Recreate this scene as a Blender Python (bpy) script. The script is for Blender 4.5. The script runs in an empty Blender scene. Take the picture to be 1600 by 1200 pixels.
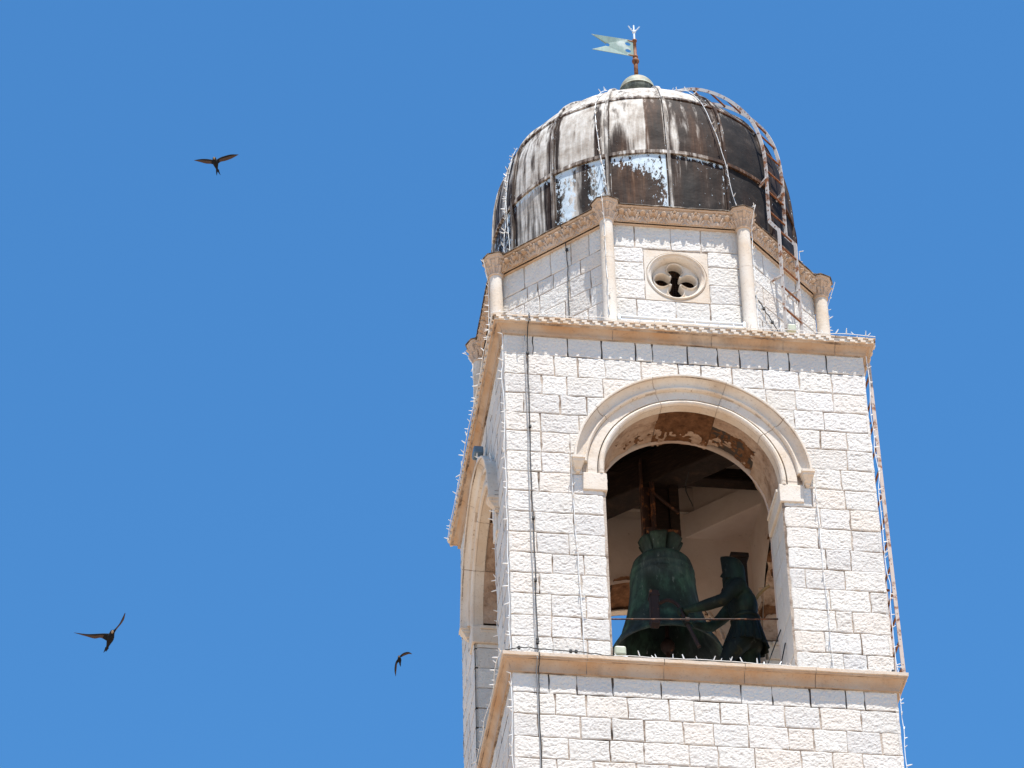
import bpy, bmesh, math, random
import numpy as np
from mathutils import Vector, Matrix, noise as mn

S = 0.72            # one drawing unit is 0.72 m: every length below is in drawing units
rad = math.radians
random.seed(7)
rng = np.random.default_rng(11)
sc = bpy.context.scene
COL = sc.collection

# ------------------------------------------------------------------ camera, sky, sun, exposure
CAM = np.array([-8.3064, -42.4483, -27.4674])
yaw, pit, rol = rad(8.4055), rad(38.3226), rad(-1.5975)
cf = np.array([math.sin(yaw)*math.cos(pit), math.cos(yaw)*math.cos(pit), math.sin(pit)])
cr0 = np.array([math.cos(yaw), -math.sin(yaw), 0.0])
cu0 = np.cross(cr0, cf)
CR = cr0*math.cos(rol) + cu0*math.sin(rol)
CU = -cr0*math.sin(rol) + cu0*math.cos(rol)
cam_d = bpy.data.cameras.new('camera')
cam = bpy.data.objects.new('camera', cam_d)
COL.objects.link(cam)
cam.matrix_world = Matrix(((CR[0], CU[0], -cf[0], CAM[0]*S), (CR[1], CU[1], -cf[1], CAM[1]*S),
                           (CR[2], CU[2], -cf[2], CAM[2]*S), (0, 0, 0, 1)))
cam_d.sensor_width = 36.0
cam_d.lens = 36.0*5953.69/1600
cam_d.clip_end = 20000
sc.camera = cam

SUN_EL, SUN_AZ = rad(70.6), rad(10)      # azimuth: degrees towards +X from straight in front of the tower (-Y)
sdir = Vector((math.sin(SUN_AZ)*math.cos(SUN_EL), -math.cos(SUN_AZ)*math.cos(SUN_EL), math.sin(SUN_EL)))
w = bpy.data.worlds.new('World')
sc.world = w
w.use_nodes = True
nt = w.node_tree
bg = nt.nodes['Background']
sky = nt.nodes.new('ShaderNodeTexSky')
sky.sky_type = 'NISHITA'
sky.sun_disc = False
sky.sun_elevation = SUN_EL
sky.sun_rotation = math.pi - SUN_AZ
sky.altitude = 50
sky.air_density = 1.0
sky.dust_density = 0.0
sky.ozone_density = 4.0
tintn = nt.nodes.new('ShaderNodeMix')
tintn.data_type = 'RGBA'
tintn.blend_type = 'MULTIPLY'
tintn.inputs[0].default_value = 1.0
nt.links.new(sky.outputs[0], tintn.inputs[6])
tintn.inputs[7].default_value = (.47, .95, 1.17, 1)      # deep Mediterranean blue
nt.links.new(tintn.outputs[2], bg.inputs[0])
bg.inputs[1].default_value = 0.10
sun_d = bpy.data.lights.new('sun', 'SUN')
sun_d.energy = 4.7
sun_d.angle = rad(0.53)
sun_d.color = (1.0, 0.96, 0.90)
sun = bpy.data.objects.new('sun', sun_d)
COL.objects.link(sun)
sun.rotation_euler = sdir.to_track_quat('Z', 'Y').to_euler()
sun.location = (0, 0, 60)
sc.view_settings.view_transform = 'Standard'
sc.view_settings.look = 'None'
sc.view_settings.exposure = 0.84
sc.view_settings.gamma = 1.0

# ------------------------------------------------------------------ material helpers
class N:
    def __init__(s, name, rough=0.8, metal=0.0, spec=0.3):
        s.m = bpy.data.materials.new(name)
        s.m.use_nodes = True
        s.t = s.m.node_tree
        s.b = s.t.nodes['Principled BSDF']
        s.b.inputs['Roughness'].default_value = rough
        s.b.inputs['Metallic'].default_value = metal
        s.b.inputs['Specular IOR Level'].default_value = spec
        s.co = s.t.nodes.new('ShaderNodeTexCoord').outputs['Object']
        s.bp = None
    def link(s, a, b):
        s.t.links.new(a, b)
    def setin(s, sock, v):
        if isinstance(v, bpy.types.NodeSocket):
            s.link(v, sock)
        elif isinstance(v, (tuple, list)):
            sock.default_value = (*v, 1.0) if len(v) == 3 and len(sock.default_value) == 4 else v
        else:
            sock.default_value = v
    def mapping(s, scale, vec=None):
        n = s.t.nodes.new('ShaderNodeMapping')
        s.link(vec or s.co, n.inputs[0])
        n.inputs['Scale'].default_value = scale
        return n.outputs[0]
    def noise(s, scale, detail=4, rough=0.55, vec=None, dist=0.0):
        n = s.t.nodes.new('ShaderNodeTexNoise')
        s.link(vec or s.co, n.inputs['Vector'])
        n.inputs['Scale'].default_value = scale/S
        n.inputs['Detail'].default_value = detail
        n.inputs['Roughness'].default_value = rough
        n.inputs['Distortion'].default_value = dist
        return n.outputs['Fac']
    def voro(s, scale, vec=None):
        n = s.t.nodes.new('ShaderNodeTexVoronoi')
        s.link(vec or s.co, n.inputs['Vector'])
        n.inputs['Scale'].default_value = scale/S
        return n.outputs['Distance']
    def ramp(s, fac, stops):
        n = s.t.nodes.new('ShaderNodeValToRGB')
        s.link(fac, n.inputs[0])
        e = n.color_ramp.elements
        while len(e) < len(stops):
            e.new(0.5)
        for x, (p, c) in zip(e, stops):
            x.position = p
            if not isinstance(c, (tuple, list)):
                c = (c, c, c)
            x.color = (*c, 1)
        return n.outputs[0]
    def mix(s, fac, a, b, mode='MIX'):
        n = s.t.nodes.new('ShaderNodeMix')
        n.data_type = 'RGBA'
        n.blend_type = mode
        s.setin(n.inputs[0], fac)
        s.setin(n.inputs[6], a)
        s.setin(n.inputs[7], b)
        return n.outputs[2]
    def math(s, op, a, b=0.0):
        n = s.t.nodes.new('ShaderNodeMath')
        n.operation = op
        s.setin(n.inputs[0], a)
        s.setin(n.inputs[1], b)
        return n.outputs[0]
    def attr(s, name):
        n = s.t.nodes.new('ShaderNodeAttribute')
        n.attribute_name = name
        return n
    def bump(s, h, strength=0.5, dist=0.02):
        n = s.t.nodes.new('ShaderNodeBump')
        s.link(h, n.inputs['Height'])
        n.inputs['Strength'].default_value = strength
        n.inputs['Distance'].default_value = dist*S
        if s.bp is not None:
            s.link(s.bp, n.inputs['Normal'])
        s.bp = n.outputs[0]
        s.link(s.bp, s.b.inputs['Normal'])
    def color(s, c):
        s.setin(s.b.inputs['Base Color'], c)
        return s

def m_stone(name, base, warm, dark, rough_bump=1.0, stain=0.25, tint=True):
    n = N(name, 0.9, 0, 0.2)
    c = n.mix(n.ramp(n.noise(1.6, 5, .6), [(.38, 0), (.68, 1)]), base, warm)
    if tint:
        t = n.attr('tint').outputs['Fac']
        c = n.mix(.75, c, n.ramp(t, [(.0, (.66, .64, .605)), (.2, (.57, .545, .51)), (.36, (.66, .63, .58)), (.5, (.52, .50, .48)), (.62, (.65, .615, .57)), (.74, (.62, .555, .485)), (.84, (.64, .62, .595)), (1, (.56, .52, .47))]))
    c = n.mix(n.ramp(n.noise(.9, 6, .7, n.mapping((1, 1, .35))), [(.55, 0), (.78, stain)]), c, dark)
    sp = n.noise(26, 4, .7)
    c = n.mix(n.ramp(sp, [(.28, .45), (.43, 0)]), c, dark)
    n.color(c)
    n.bump(n.noise(30, 5, .65), .55*rough_bump, .02)
    n.bump(n.voro(34), .3*rough_bump, .012)
    return n.m

LIME = (.64, .615, .575)
M_ASH = m_stone('ashlar_limestone', LIME, (.58, .51, .42), (.26, .22, .185), 1.0, .32)
M_DRESS = m_stone('dressed_limestone', (.64, .585, .515), (.57, .46, .35), (.22, .155, .11), .45, .55, False)
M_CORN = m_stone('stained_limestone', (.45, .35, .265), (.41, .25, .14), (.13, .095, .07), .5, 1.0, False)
M_LIP = m_stone('cornice_lip_limestone', (.56, .48, .40), (.52, .38, .26), (.24, .18, .13), .4, .5, False)
M_FRIEZE = m_stone('carved_limestone', (.52, .42, .34), (.47, .33, .22), (.14, .10, .075), .35, .7, False)

def m_mortar():
    n = N('lime_mortar', .95, 0, .1)
    c = n.ramp(n.noise(2.2, 6, .7), [(.30, (.045, .034, .026)), (.42, (.20, .15, .115)), (.52, (.40, .33, .27)), (.7, (.50, .43, .36))])
    n.color(c)
    n.bump(n.noise(40, 4), .6, .02)
    return n.m
M_MORT = m_mortar()

def m_soffit():
    n = N('weathered_intrados', .95, 0, .1)
    brn = n.ramp(n.noise(7, 7, .7), [(.35, (.075, .034, .016)), (.6, (.165, .08, .04)), (.75, (.27, .16, .095))])
    pal = n.ramp(n.noise(4, 7, .7), [(.32, (.20, .125, .08)), (.5, (.36, .255, .185)), (.7, (.45, .345, .265))])
    f = n.math('ADD', n.attr('bare').outputs['Fac'], n.math('MULTIPLY', n.math('SUBTRACT', n.noise(24, 6, .75), .5), 1.6))
    c = n.mix(n.ramp(f, [(.40, 0), (.54, 1)]), pal, brn)
    c = n.mix(n.ramp(n.noise(16, 6, .75), [(.30, .7), (.40, 0)]), c, (.07, .035, .02))
    n.color(c)
    n.bump(n.noise(22, 6, .7), .6, .02)
    return n.m
M_SOF = m_soffit()

def m_plaster():
    n = N('old_plaster', .9, 0, .2)
    c = n.mix(n.ramp(n.noise(1.1, 6, .65), [(.4, 0), (.75, .7)]), (.58, .49, .43), (.40, .28, .21))
    c = n.mix(n.ramp(n.noise(9, 5, .7), [(.25, .8), (.36, 0)]), c, (.10, .06, .04))
    n.color(c)
    n.bump(n.noise(14, 4), .25, .02)
    return n.m
M_PLAS = m_plaster()

def m_timber():
    n = N('old_timber', .85, 0, .2)
    v = n.mapping((1, 1, 6))
    c = n.ramp(n.noise(7, 6, .65, v), [(.3, (.006, .004, .003)), (.55, (.016, .009, .006)), (.78, (.045, .024, .013))])
    n.color(c)
    n.bump(n.noise(18, 5, .6, v), .5, .02)
    return n.m
M_TIMB = m_timber()

def m_rusty(name, paint, amount):
    n = N(name, .7, 0, .3)
    a = n.noise(7, 7, .7)
    r = n.ramp(n.noise(20, 5, .6), [(.35, (.10, .035, .014)), (.6, (.26, .10, .035)), (.8, (.36, .18, .08))])
    n.color(n.mix(n.ramp(a, [(amount-.05, 1), (amount+.05, 0)]), paint, r))
    n.bump(a, .25, .01)
    return n.m
M_RAIL = m_rusty('rusty_painted_steel', (.46, .43, .41), .435)
M_RUNG = m_rusty('rusty_steel', (.10, .04, .025), .62)
M_WRAIL = m_rusty('faded_rusty_steel', (.46, .38, .33), .44)
M_RUSTDK = m_rusty('dark_rusted_iron', (.03, .014, .010), .42)

def m_bronze(name, k=1.0, streak=False):
    n = N(name, .68, .0, .16)
    a = n.noise(2.4, 7, .65, n.mapping((1, 1, .45)))
    c = n.ramp(a, [(.30, (.012*k, .014*k, .011*k)), (.5, (.024*k, .040*k, .030*k)), (.62, (.055*k, .115*k, .075*k)), (.78, (.18*k, .24*k, .17*k))])
    c = n.mix(n.ramp(n.noise(11, 6, .7, n.mapping((1, 1, .3))), [(.62, 0), (.72, .7)]), c, (.22*k, .26*k, .22*k))
    if streak:
        st = n.mapping((1, 1, .12))
        c = n.mix(n.ramp(n.noise(1.1, 3, .5), [(.45, 0), (.62, .75)]), c, n.ramp(n.noise(9, 6, .7, st), [(.35, (.02, .028, .032)), (.6, (.06, .08, .082)), (.75, (.18, .21, .20))]))
        c = n.mix(n.ramp(n.noise(20, 6, .7, st), [(.66, 0), (.72, .8)]), c, (.36, .40, .38))
        c = n.mix(n.ramp(n.noise(5, 7, .75), [(.55, 0), (.66, .6)]), c, (.01, .014, .014))
    else:
        c = n.mix(n.ramp(n.noise(3.2, 6, .7), [(.60, 0), (.70, .6)]), c, (.05, .042, .016))
    n.color(c)
    n.bump(n.noise(24, 5), .25, .01)
    return n.m
M_HAM = m_rusty('blackened_iron', (.02, .01, .008), .36)
M_BELL = m_bronze('green_bronze', 1.05, True)
M_STAT = m_bronze('dark_bronze', .26)

def m_vane():
    n = N('weathered_copper_sheet', .6, 0, .3)
    c = n.mix(n.ramp(n.noise(6, 6, .7, n.mapping((4, 4, 1))), [(.4, 0), (.7, .8)]), (.19, .28, .25), (.13, .18, .165))
    c = n.mix(n.ramp(n.noise(3, 4), [(.62, 0), (.70, .7)]), c, (.42, .47, .45))
    n.color(c)
    return n.m
M_VANE = m_vane()

def plain(name, c, rough=.6, metal=0.0, var=.25, sc_=12):
    n = N(name, rough, metal, .35)
    n.color(n.mix(n.ramp(n.noise(sc_, 5, .6), [(.35, 0), (.7, var*2)]), c, (c[0]*.55, c[1]*.55, c[2]*.55)))
    n.bump(n.noise(sc_*3, 4), .15, .008)
    return n.m
M_WHITE = plain('white_plastic', (.78, .78, .76), .45, 0, .1)
M_BLACK = plain('black_rubber', (.02, .02, .02), .6)
M_GREYW = plain('grey_wire', (.32, .32, .32), .6)
M_LAMP = plain('beige_lamp_housing', (.42, .44, .33), .5, 0, .15)
M_BLUEL = plain('blue_grey_lamp_housing', (.12, .19, .26), .5)
M_ZINC = plain('galvanised_steel', (.70, .73, .74), .4, .4, .12)
M_BIRD = plain('dark_plumage', (.0035, .0028, .0028), .9, 0, .3, 40)
M_FEATH = plain('brown_flight_feathers', (.06, .034, .023), .7, 0, .3, 60)
M_THROAT = plain('pale_throat_feathers', (.30, .22, .15), .8, 0, .2, 60)

def m_lead():
    n = N('weathered_lead', .7, 0, .3)
    c = n.ramp(n.noise(8, 6, .7), [(.35, (.035, .024, .018)), (.52, (.10, .075, .055)), (.66, (.45, .40, .34))])
    n.color(c)
    n.bump(n.noise(14, 5), .4, .02)
    return n.m
M_LEAD = m_lead()

def m_dome(name, rib=False):
    n = N(name, .7, 0, .12)
    pale, blue, brown = n.attr('pale').outputs['Fac'], n.attr('blue').outputs['Fac'], n.attr('brown').outputs['Fac']
    st = n.mapping((1, 1, .07))
    fine = n.noise(17, 6, .62, st)
    broad = n.noise(5, 5, .6, st)
    flake = n.noise(20, 8, .75, n.mapping((1, 1, .45)))
    blot = n.noise(4, 6, .6)
    black = n.ramp(blot, [(.3, (.007, .006, .006)), (.55, (.018, .014, .012)), (.75, (.05, .04, .034))])
    brn = n.ramp(fine, [(.3, (.020, .008, .004)), (.58, (.10, .045, .021)), (.8, (.26, .145, .075))])
    c = n.mix(n.math('MULTIPLY', brown, n.ramp(broad, [(.35, .25), (.56, 1)])), black, brn)
    pl = n.ramp(n.math('ADD', n.math('MULTIPLY', fine, .5), n.math('MULTIPLY', blot, .5)),
                [(.36, (.25, .205, .165)), (.5, (.44, .40, .35)), (.62, (.60, .57, .525))])
    v = n.math('ADD', pale, n.math('MULTIPLY', n.math('SUBTRACT', n.math('ADD', n.math('MULTIPLY', fine, .6), n.math('MULTIPLY', broad, .4)), .5), 2.2))
    c = n.mix(n.ramp(v, [(.30, 0), (.50, .35), (.72, 1)]), c, pl)
    bl = n.ramp(blot, [(.3, (.40, .49, .55)), (.7, (.56, .63, .68))])
    bv = n.math('ADD', blue, n.math('MULTIPLY', n.math('SUBTRACT', flake, .5), 3.0))
    c = n.mix(n.ramp(bv, [(.52, 0), (.58, 1)]), c, bl)
    n.color(c)
    n.bump(n.noise(1.8, 4), .35, .10)
    n.bump(n.ramp(bv, [(.52, 0), (.58, 1)]), .3, .008)
    n.bump(fine, .15, .012)
    return n.m
M_DOME = m_dome('patinated_dome_sheet')

def m_ball():
    n = N('patinated_copper_ball', .6, 0, .35)
    st = n.mapping((1, 1, .3))
    z = n.t.nodes.new('ShaderNodeSeparateXYZ')
    n.link(n.co, z.inputs[0])
    up = n.ramp(n.noise(9, 6, .6), [(.35, (.22, .18, .12)), (.6, (.32, .35, .28)), (.8, (.42, .48, .44))])
    lo = n.ramp(n.noise(7, 6, .7, st), [(.38, (.022, .022, .02)), (.55, (.11, .12, .09)), (.72, (.34, .35, .28))])
    f = n.math('GREATER_THAN', z.outputs[2], 12.33*S)
    n.color(n.mix(f, lo, up))
    n.bump(n.noise(16, 4), .2, .01)
    return n.m
M_BALL = m_ball()

def m_ground():
    n = N('pale_paving', .9, 0, .2)
    n.color(n.ramp(n.noise(.25, 6, .6), [(.3, (.40, .285, .19)), (.7, (.53, .39, .27))]))
    n.bump(n.noise(6, 4), .2, .02)
    return n.m
M_GROUND = m_ground()

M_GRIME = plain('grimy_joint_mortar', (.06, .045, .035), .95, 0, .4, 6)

# ------------------------------------------------------------------ mesh helpers
def hashn(ix, iy, seed):
    h = (ix.astype(np.int64)*374761393 + iy.astype(np.int64)*668265263 + seed*1274126177) & 0xffffffff
    h = ((h ^ (h >> 13))*1274126177) & 0xffffffff
    h = h ^ (h >> 16)
    return (h & 0xffff)/65535.0
def vn(x, y, seed=0):
    ix, iy = np.floor(x), np.floor(y)
    fx, fy = x-ix, y-iy
    fx, fy = fx*fx*(3-2*fx), fy*fy*(3-2*fy)
    a, b = hashn(ix, iy, seed), hashn(ix+1, iy, seed)
    c, d = hashn(ix, iy+1, seed), hashn(ix+1, iy+1, seed)
    return (a*(1-fx)+b*fx)*(1-fy)+(c*(1-fx)+d*fx)*fy

class MB:
    """collects faces for ONE mesh object, drawing units, world coordinates"""
    def __init__(s):
        s.v, s.f, s.m, s.at, s.n = [], [], [], {}, 0
    def add(s, V, F, mi=0, **at):
        V = np.asarray(V, float).reshape(-1, 3)
        s.v.append(V)
        o = s.n
        s.f += [tuple(int(i)+o for i in q) for q in F]
        s.m += [mi]*len(F)
        for k in set(list(s.at) + list(at)):
            if k not in s.at:
                s.at[k] = [np.zeros(o)] if o else []
            val = at.get(k, 0.0)
            s.at[k].append(np.full(len(V), val) if np.isscalar(val) else np.asarray(val, float).ravel())
        s.n += len(V)
        return s
    def grid(s, P, mi=0, closeu=False, closev=False, keep=None, flip=False, **at):
        P = np.asarray(P, float)
        a, b = P.shape[:2]
        F = []
        for i in range(a if closeu else a-1):
            i2 = (i+1) % a
            for j in range(b if closev else b-1):
                if keep is not None and not keep[i, j]:
                    continue
                j2 = (j+1) % b
                q = (i*b+j, i2*b+j, i2*b+j2, i*b+j2)
                F.append(q[::-1] if flip else q)
        return s.add(P.reshape(-1, 3), F, mi, **at)
    def box(s, c, h, mi=0, R=None, bev=0.0, **at):
        """box centre c, half sizes h; R = 3x3 axes (rows); bevelled edges"""
        h = np.asarray(h, float)
        bm = bmesh.new()
        bmesh.ops.create_cube(bm, size=2.0)
        for v in bm.verts:
            v.co = Vector((v.co.x*h[0], v.co.y*h[1], v.co.z*h[2]))
        if bev:
            bmesh.ops.bevel(bm, geom=bm.edges[:], offset=min(bev, min(h)*.6), segments=2, affect='EDGES', profile=.5)
        bm.verts.index_update()
        V = np.array([v.co[:] for v in bm.verts])
        F = [[v.index for v in f.verts] for f in bm.faces]
        bm.free()
        if R is not None:
            V = V@np.asarray(R, float)
        return s.add(V+np.asarray(c, float), F, mi, **at)
    def beam(s, a, b, w, t, up=(0, 0, 1), mi=0, bev=.01):
        a, b = np.asarray(a, float), np.asarray(b, float)
        d = b-a
        L = np.linalg.norm(d)
        d = d/L
        x = np.cross(d, up)
        if np.linalg.norm(x) < 1e-4:
            x = np.array([1., 0, 0])
        x = x/np.linalg.norm(x)
        y = np.cross(x, d)
        return s.box((a+b)/2, (w/2, L/2, t/2), mi, [x, d, y], bev)
    def lathe(s, prof, c=(0, 0, 0), seg=32, mi=0, axis=None, **at):
        prof = np.asarray(prof, float)
        A = np.linspace(0, 2*np.pi, seg, endpoint=False)
        P = np.stack([prof[None, :, 0]*np.cos(A)[:, None], prof[None, :, 0]*np.sin(A)[:, None],
                      np.repeat(prof[None, :, 1], seg, 0)], -1)
        if axis is not None:
            q = Vector((0, 0, 1)).rotation_difference(Vector(axis)).to_matrix()
            P = P@np.array(q).T
        return s.grid(P+np.asarray(c, float), mi, closeu=True, **at)
    def tube(s, pts, r, seg=8, mi=0, close=False, cap=True):
        pts = np.asarray(pts, float)
        n = len(pts)
        rr = np.full(n, r) if np.isscalar(r) else np.asarray(r, float)
        T = np.gradient(pts, axis=0)
        T /= np.linalg.norm(T, axis=1)[:, None]+1e-12
        ref = np.array([0, 0, 1.]) if abs(T[0][2]) < .9 else np.array([1., 0, 0])
        ring = []
        x = np.cross(T[0], ref)
        for i in range(n):
            x = x-T[i]*(x@T[i])
            x /= np.linalg.norm(x)+1e-12
            y = np.cross(T[i], x)
            A = np.linspace(0, 2*np.pi, seg, endpoint=False)
            ring.append(pts[i]+rr[i]*(np.cos(A)[:, None]*x+np.sin(A)[:, None]*y))
        P = np.array(ring)
        if cap:
            P = np.concatenate([np.repeat(pts[:1][:, None], seg, 1), P, np.repeat(pts[-1:][:, None], seg, 1)])
        return s.grid(P, mi, closev=True)
    def bar(s, pts, tdir, w, t, mi=0):
        """flat bar along pts: thickness t along tdir, width w across"""
        pts = np.asarray(pts, float)
        tdir = np.asarray(tdir, float)
        T = np.gradient(pts, axis=0)
        T /= np.linalg.norm(T, axis=1)[:, None]
        W = np.cross(T, tdir)
        W /= np.linalg.norm(W, axis=1)[:, None]
        P = np.stack([pts+W*w/2+tdir*t/2, pts-W*w/2+tdir*t/2, pts-W*w/2-tdir*t/2, pts+W*w/2-tdir*t/2], 1)
        P = np.concatenate([np.repeat(pts[:1][:, None], 4, 1), P, np.repeat(pts[-1:][:, None], 4, 1)])
        return s.grid(P, mi, closev=True)
    def build(s, name, mats, parent=None, smooth=False, origin=None, fix=True):
        V = np.concatenate(s.v)*S
        o = np.zeros(3) if origin is None else np.asarray(origin, float)*S
        me = bpy.data.meshes.new(name)
        me.from_pydata((V-o).tolist(), [], s.f)
        if not isinstance(mats, (list, tuple)):
            mats = [mats]
        for m in mats:
            me.materials.append(m)
        me.polygons.foreach_set('material_index', s.m)
        if smooth:
            me.polygons.foreach_set('use_smooth', [True]*len(s.f))
        for k, L in s.at.items():
            A = me.attributes.new(k, 'FLOAT', 'POINT')
            A.data.foreach_set('value', np.concatenate(L).astype(np.float32))
        if fix:
            bm = bmesh.new()
            bm.from_mesh(me)
            bmesh.ops.remove_doubles(bm, verts=bm.verts, dist=1e-5)
            bmesh.ops.recalc_face_normals(bm, faces=bm.faces)
            bm.to_mesh(me)
            bm.free()
        me.update()
        ob = bpy.data.objects.new(name, me)
        COL.objects.link(ob)
        if parent is not None:
            ob.parent = parent
            ob.location = Vector(o)-Vector(wloc(parent))
        else:
            ob.location = o
        return ob

WL = {}
def wloc(o):
    return WL.get(o.name, tuple(o.location))
def thing(name, label, cat, loc=(0, 0, 0), group=None):
    o = bpy.data.objects.new(name, None)
    COL.objects.link(o)
    o.location = [c*S for c in loc]
    o.empty_display_size = .2
    WL[o.name] = tuple(o.location)
    return tag(o, label, cat, group)
def tag(o, label, cat, group=None):
    o['label'] = label
    o['category'] = cat
    if group:
        o['group'] = group
    return o
def sub(m, name, mats, parent, **k):
    """a sub-part: parent is a part whose own origin is the world origin"""
    ob = m.build(name, mats, None, **k)
    loc = Vector(ob.location)
    ob.parent = parent
    ob.location = loc-Vector(WL.get(parent.name, (0, 0, 0)))
    return ob
def spin(o, ang, parent):
    """copy of a part (and of its sub-parts) turned about the tower axis"""
    c = o.copy()
    COL.objects.link(c)
    c.parent = parent
    c.rotation_euler = (0, 0, o.rotation_euler.z+ang)
    for ch in o.children:
        d = ch.copy()
        COL.objects.link(d)
        d.parent = c
    return c
def rotz(V, a):
    c, s_ = math.cos(a), math.sin(a)
    return np.asarray(V, float)@np.array([[c, s_, 0], [-s_, c, 0], [0, 0, 1]])
def arc(cx, cy, r, a0, a1, n):
    A = np.linspace(a0, a1, n)
    return np.stack([cx+r*np.cos(A), cy+r*np.sin(A)], 1)
def smoothpath(P, n=8):
    P = np.asarray(P, float)
    Q = np.concatenate([2*P[:1]-P[1:2], P, 2*P[-1:]-P[-2:-1]])
    out = []
    for i in range(1, len(Q)-2):
        for t in np.linspace(0, 1, n, endpoint=False):
            out.append(.5*((2*Q[i])+(-Q[i-1]+Q[i+1])*t+(2*Q[i-1]-5*Q[i]+4*Q[i+1]-Q[i+2])*t*t+(-Q[i-1]+3*Q[i]-3*Q[i+1]+Q[i+2])*t**3))
    out.append(P[-1])
    return np.array(out)

# ------------------------------------------------------------------ ground
GZ = CAM[2]-2.2
g = MB()
gn = 40
xs = np.sign(np.linspace(-1, 1, gn))*np.abs(np.linspace(-1, 1, gn))**3*5000
P = np.stack([np.repeat(xs[:, None], gn, 1), np.repeat(xs[None, :], gn, 0), np.full((gn, gn), GZ)], -1)
g.grid(P)
gr = g.build('ground', M_GROUND, fix=False)
gr['kind'] = 'structure'

# ------------------------------------------------------------------ masonry
A_ = 2.5
def ashlar(mb, fr, u0, u1, courses, step, amp=.0068, gap=.0075, breaks=None, cut=None, jambs=(), wmin=.30, wmax=.58, seed=0, mi=0, rough=1.0, rnd=.008):
    """individually dressed blocks; fr(u, z, h) -> xyz; breaks(zlo,zhi) -> list of (ua,ub) spans"""
    r = random.Random(seed)
    for ci in range(len(courses)-1):
        z1, z0 = courses[ci], courses[ci+1]
        for (sa, sb) in (breaks(z0, z1) if breaks else [(u0, u1)]):
            L = sb-sa
            k = max(1, round(L/(r.uniform(.40, .47)*(wmin+wmax)/.88)))
            ws = [r.uniform(wmin, wmax) for _ in range(k)]
            if k > 2 and r.random() < .5:
                ws[r.randrange(k)] *= .6
            tot = sum(ws)
            edges = [sa]
            for w_ in ws:
                edges.append(edges[-1]+w_*L/tot)
            edges[-1] = sb
            for a, b in zip(edges[:-1], edges[1:]):
                s_ = r.randrange(10**6)
                gj = gap*r.uniform(.6, 1.7)
                ga = gj if abs(a-u0) > 1e-3 else .001
                gb = gap*r.uniform(.6, 1.7) if abs(b-u1) > 1e-3 else .001
                za, zb = z0+gap*r.uniform(.4, 1.2), z1-gap*r.uniform(.4, 1.2)
                nu, nz = max(3, int((b-a)/step)), max(3, int((z1-z0)/step))
                uu = np.concatenate([[0], np.linspace(0, 1, nu+1), [1]])*(b-a-ga-gb)+a+ga
                zz = np.concatenate([[0], np.linspace(0, 1, nz+1), [1]])*(zb-za)+za
                U, Z = np.meshgrid(uu, zz, indexing='ij')
                # wavering arrises
                wob = .009*rough
                Uo = U+wob*(vn(U*9+s_ % 97, Z*9, s_)-.5)*2
                Zo = Z+wob*(vn(U*9, Z*9+s_ % 89, s_+5)-.5)*2
                du, dz = np.minimum(U-uu[0], uu[-1]-U), np.minimum(Z-zz[0], zz[-1]-Z)
                ja = any(abs(a-j) < 1e-3 for j in jambs)
                jb = any(abs(b-j) < 1e-3 for j in jambs)
                sm = np.ones_like(U)
                if ja:
                    sm *= np.clip((U-a-.09)/.05, 0, 1)
                if jb:
                    sm *= np.clip((b-U-.09)/.05, 0, 1)
                d = np.minimum(du, dz)
                base = (vn(U*6, Z*6, s_)-.5)*.35+(vn(U*15, Z*15, s_+1)-.5)*.45+(vn(U*34, Z*34, s_+2)-.5)*.8+(vn(U*60, Z*60, s_+7)-.5)*.8
                pit = -np.clip(vn(U*30, Z*34, s_+3)-.68, 0, 1)*4.2-np.clip(vn(U*14+Z*5, Z*16, s_+4)-.74, 0, 1)*4.0
                H = amp*rough*(base+pit)*sm*np.clip(d/.03, .25, 1)
                H += r.uniform(-.003, .003)
                rd = rnd*r.uniform(.7, 1.6)
                H -= np.where(d < rd, rd-np.sqrt(np.maximum(rd**2-(rd-d)**2, 0)), 0)*.9
                H = np.maximum(H, -.0068)
                for flag, dist in ((ja, U-a), (jb, b-U)):
                    if flag:
                        q = .055
                        H -= np.where(dist < q, q-np.sqrt(np.maximum(q*q-(q-np.clip(dist, 0, q))**2, 0)), 0)
                        H -= np.where((dist > .085) & (dist < .10), .006, 0)
                H[0, :] = H[-1, :] = -.04
                H[:, 0] = H[:, -1] = -.04
                if ja:
                    H[0, :] = -.07
                if jb:
                    H[-1, :] = -.07
                P_ = fr(Uo, Zo, H)
                keep = None
                if cut is not None:
                    Uc, Zc = (U[1:, 1:]+U[:-1, :-1])/2, (Z[1:, 1:]+Z[:-1, :-1])/2
                    keep = ~cut(Uc, Zc)
                    if not keep.any():
                        continue
                mb.grid(P_, mi, keep=keep, tint=r.random())

def face_frame(k, half=A_):
    """k quarter turns; front = 0 (-Y)"""
    a = k*math.pi/2
    def fr(U, Z, H):
        P_ = np.stack([U, -(half+H), Z], -1)
        return rotz(P_, a)
    return fr

tower = thing('bell_tower', 'pale limestone bell tower with patinated metal dome and arched belfry openings', 'bell tower', (0, 0, GZ))

TH = .85
IN = A_-TH
AR, AC = 1.19, 3.08
UC = 5.3467-.0346
C_UP = [5.32, 4.987, 4.642, 4.311, 3.983, 3.668, 3.328, 2.992, 2.668, 2.331, 1.996, 1.664, 1.344, 1.008, .665, .335, -.02]
FRONT = 0

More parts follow.
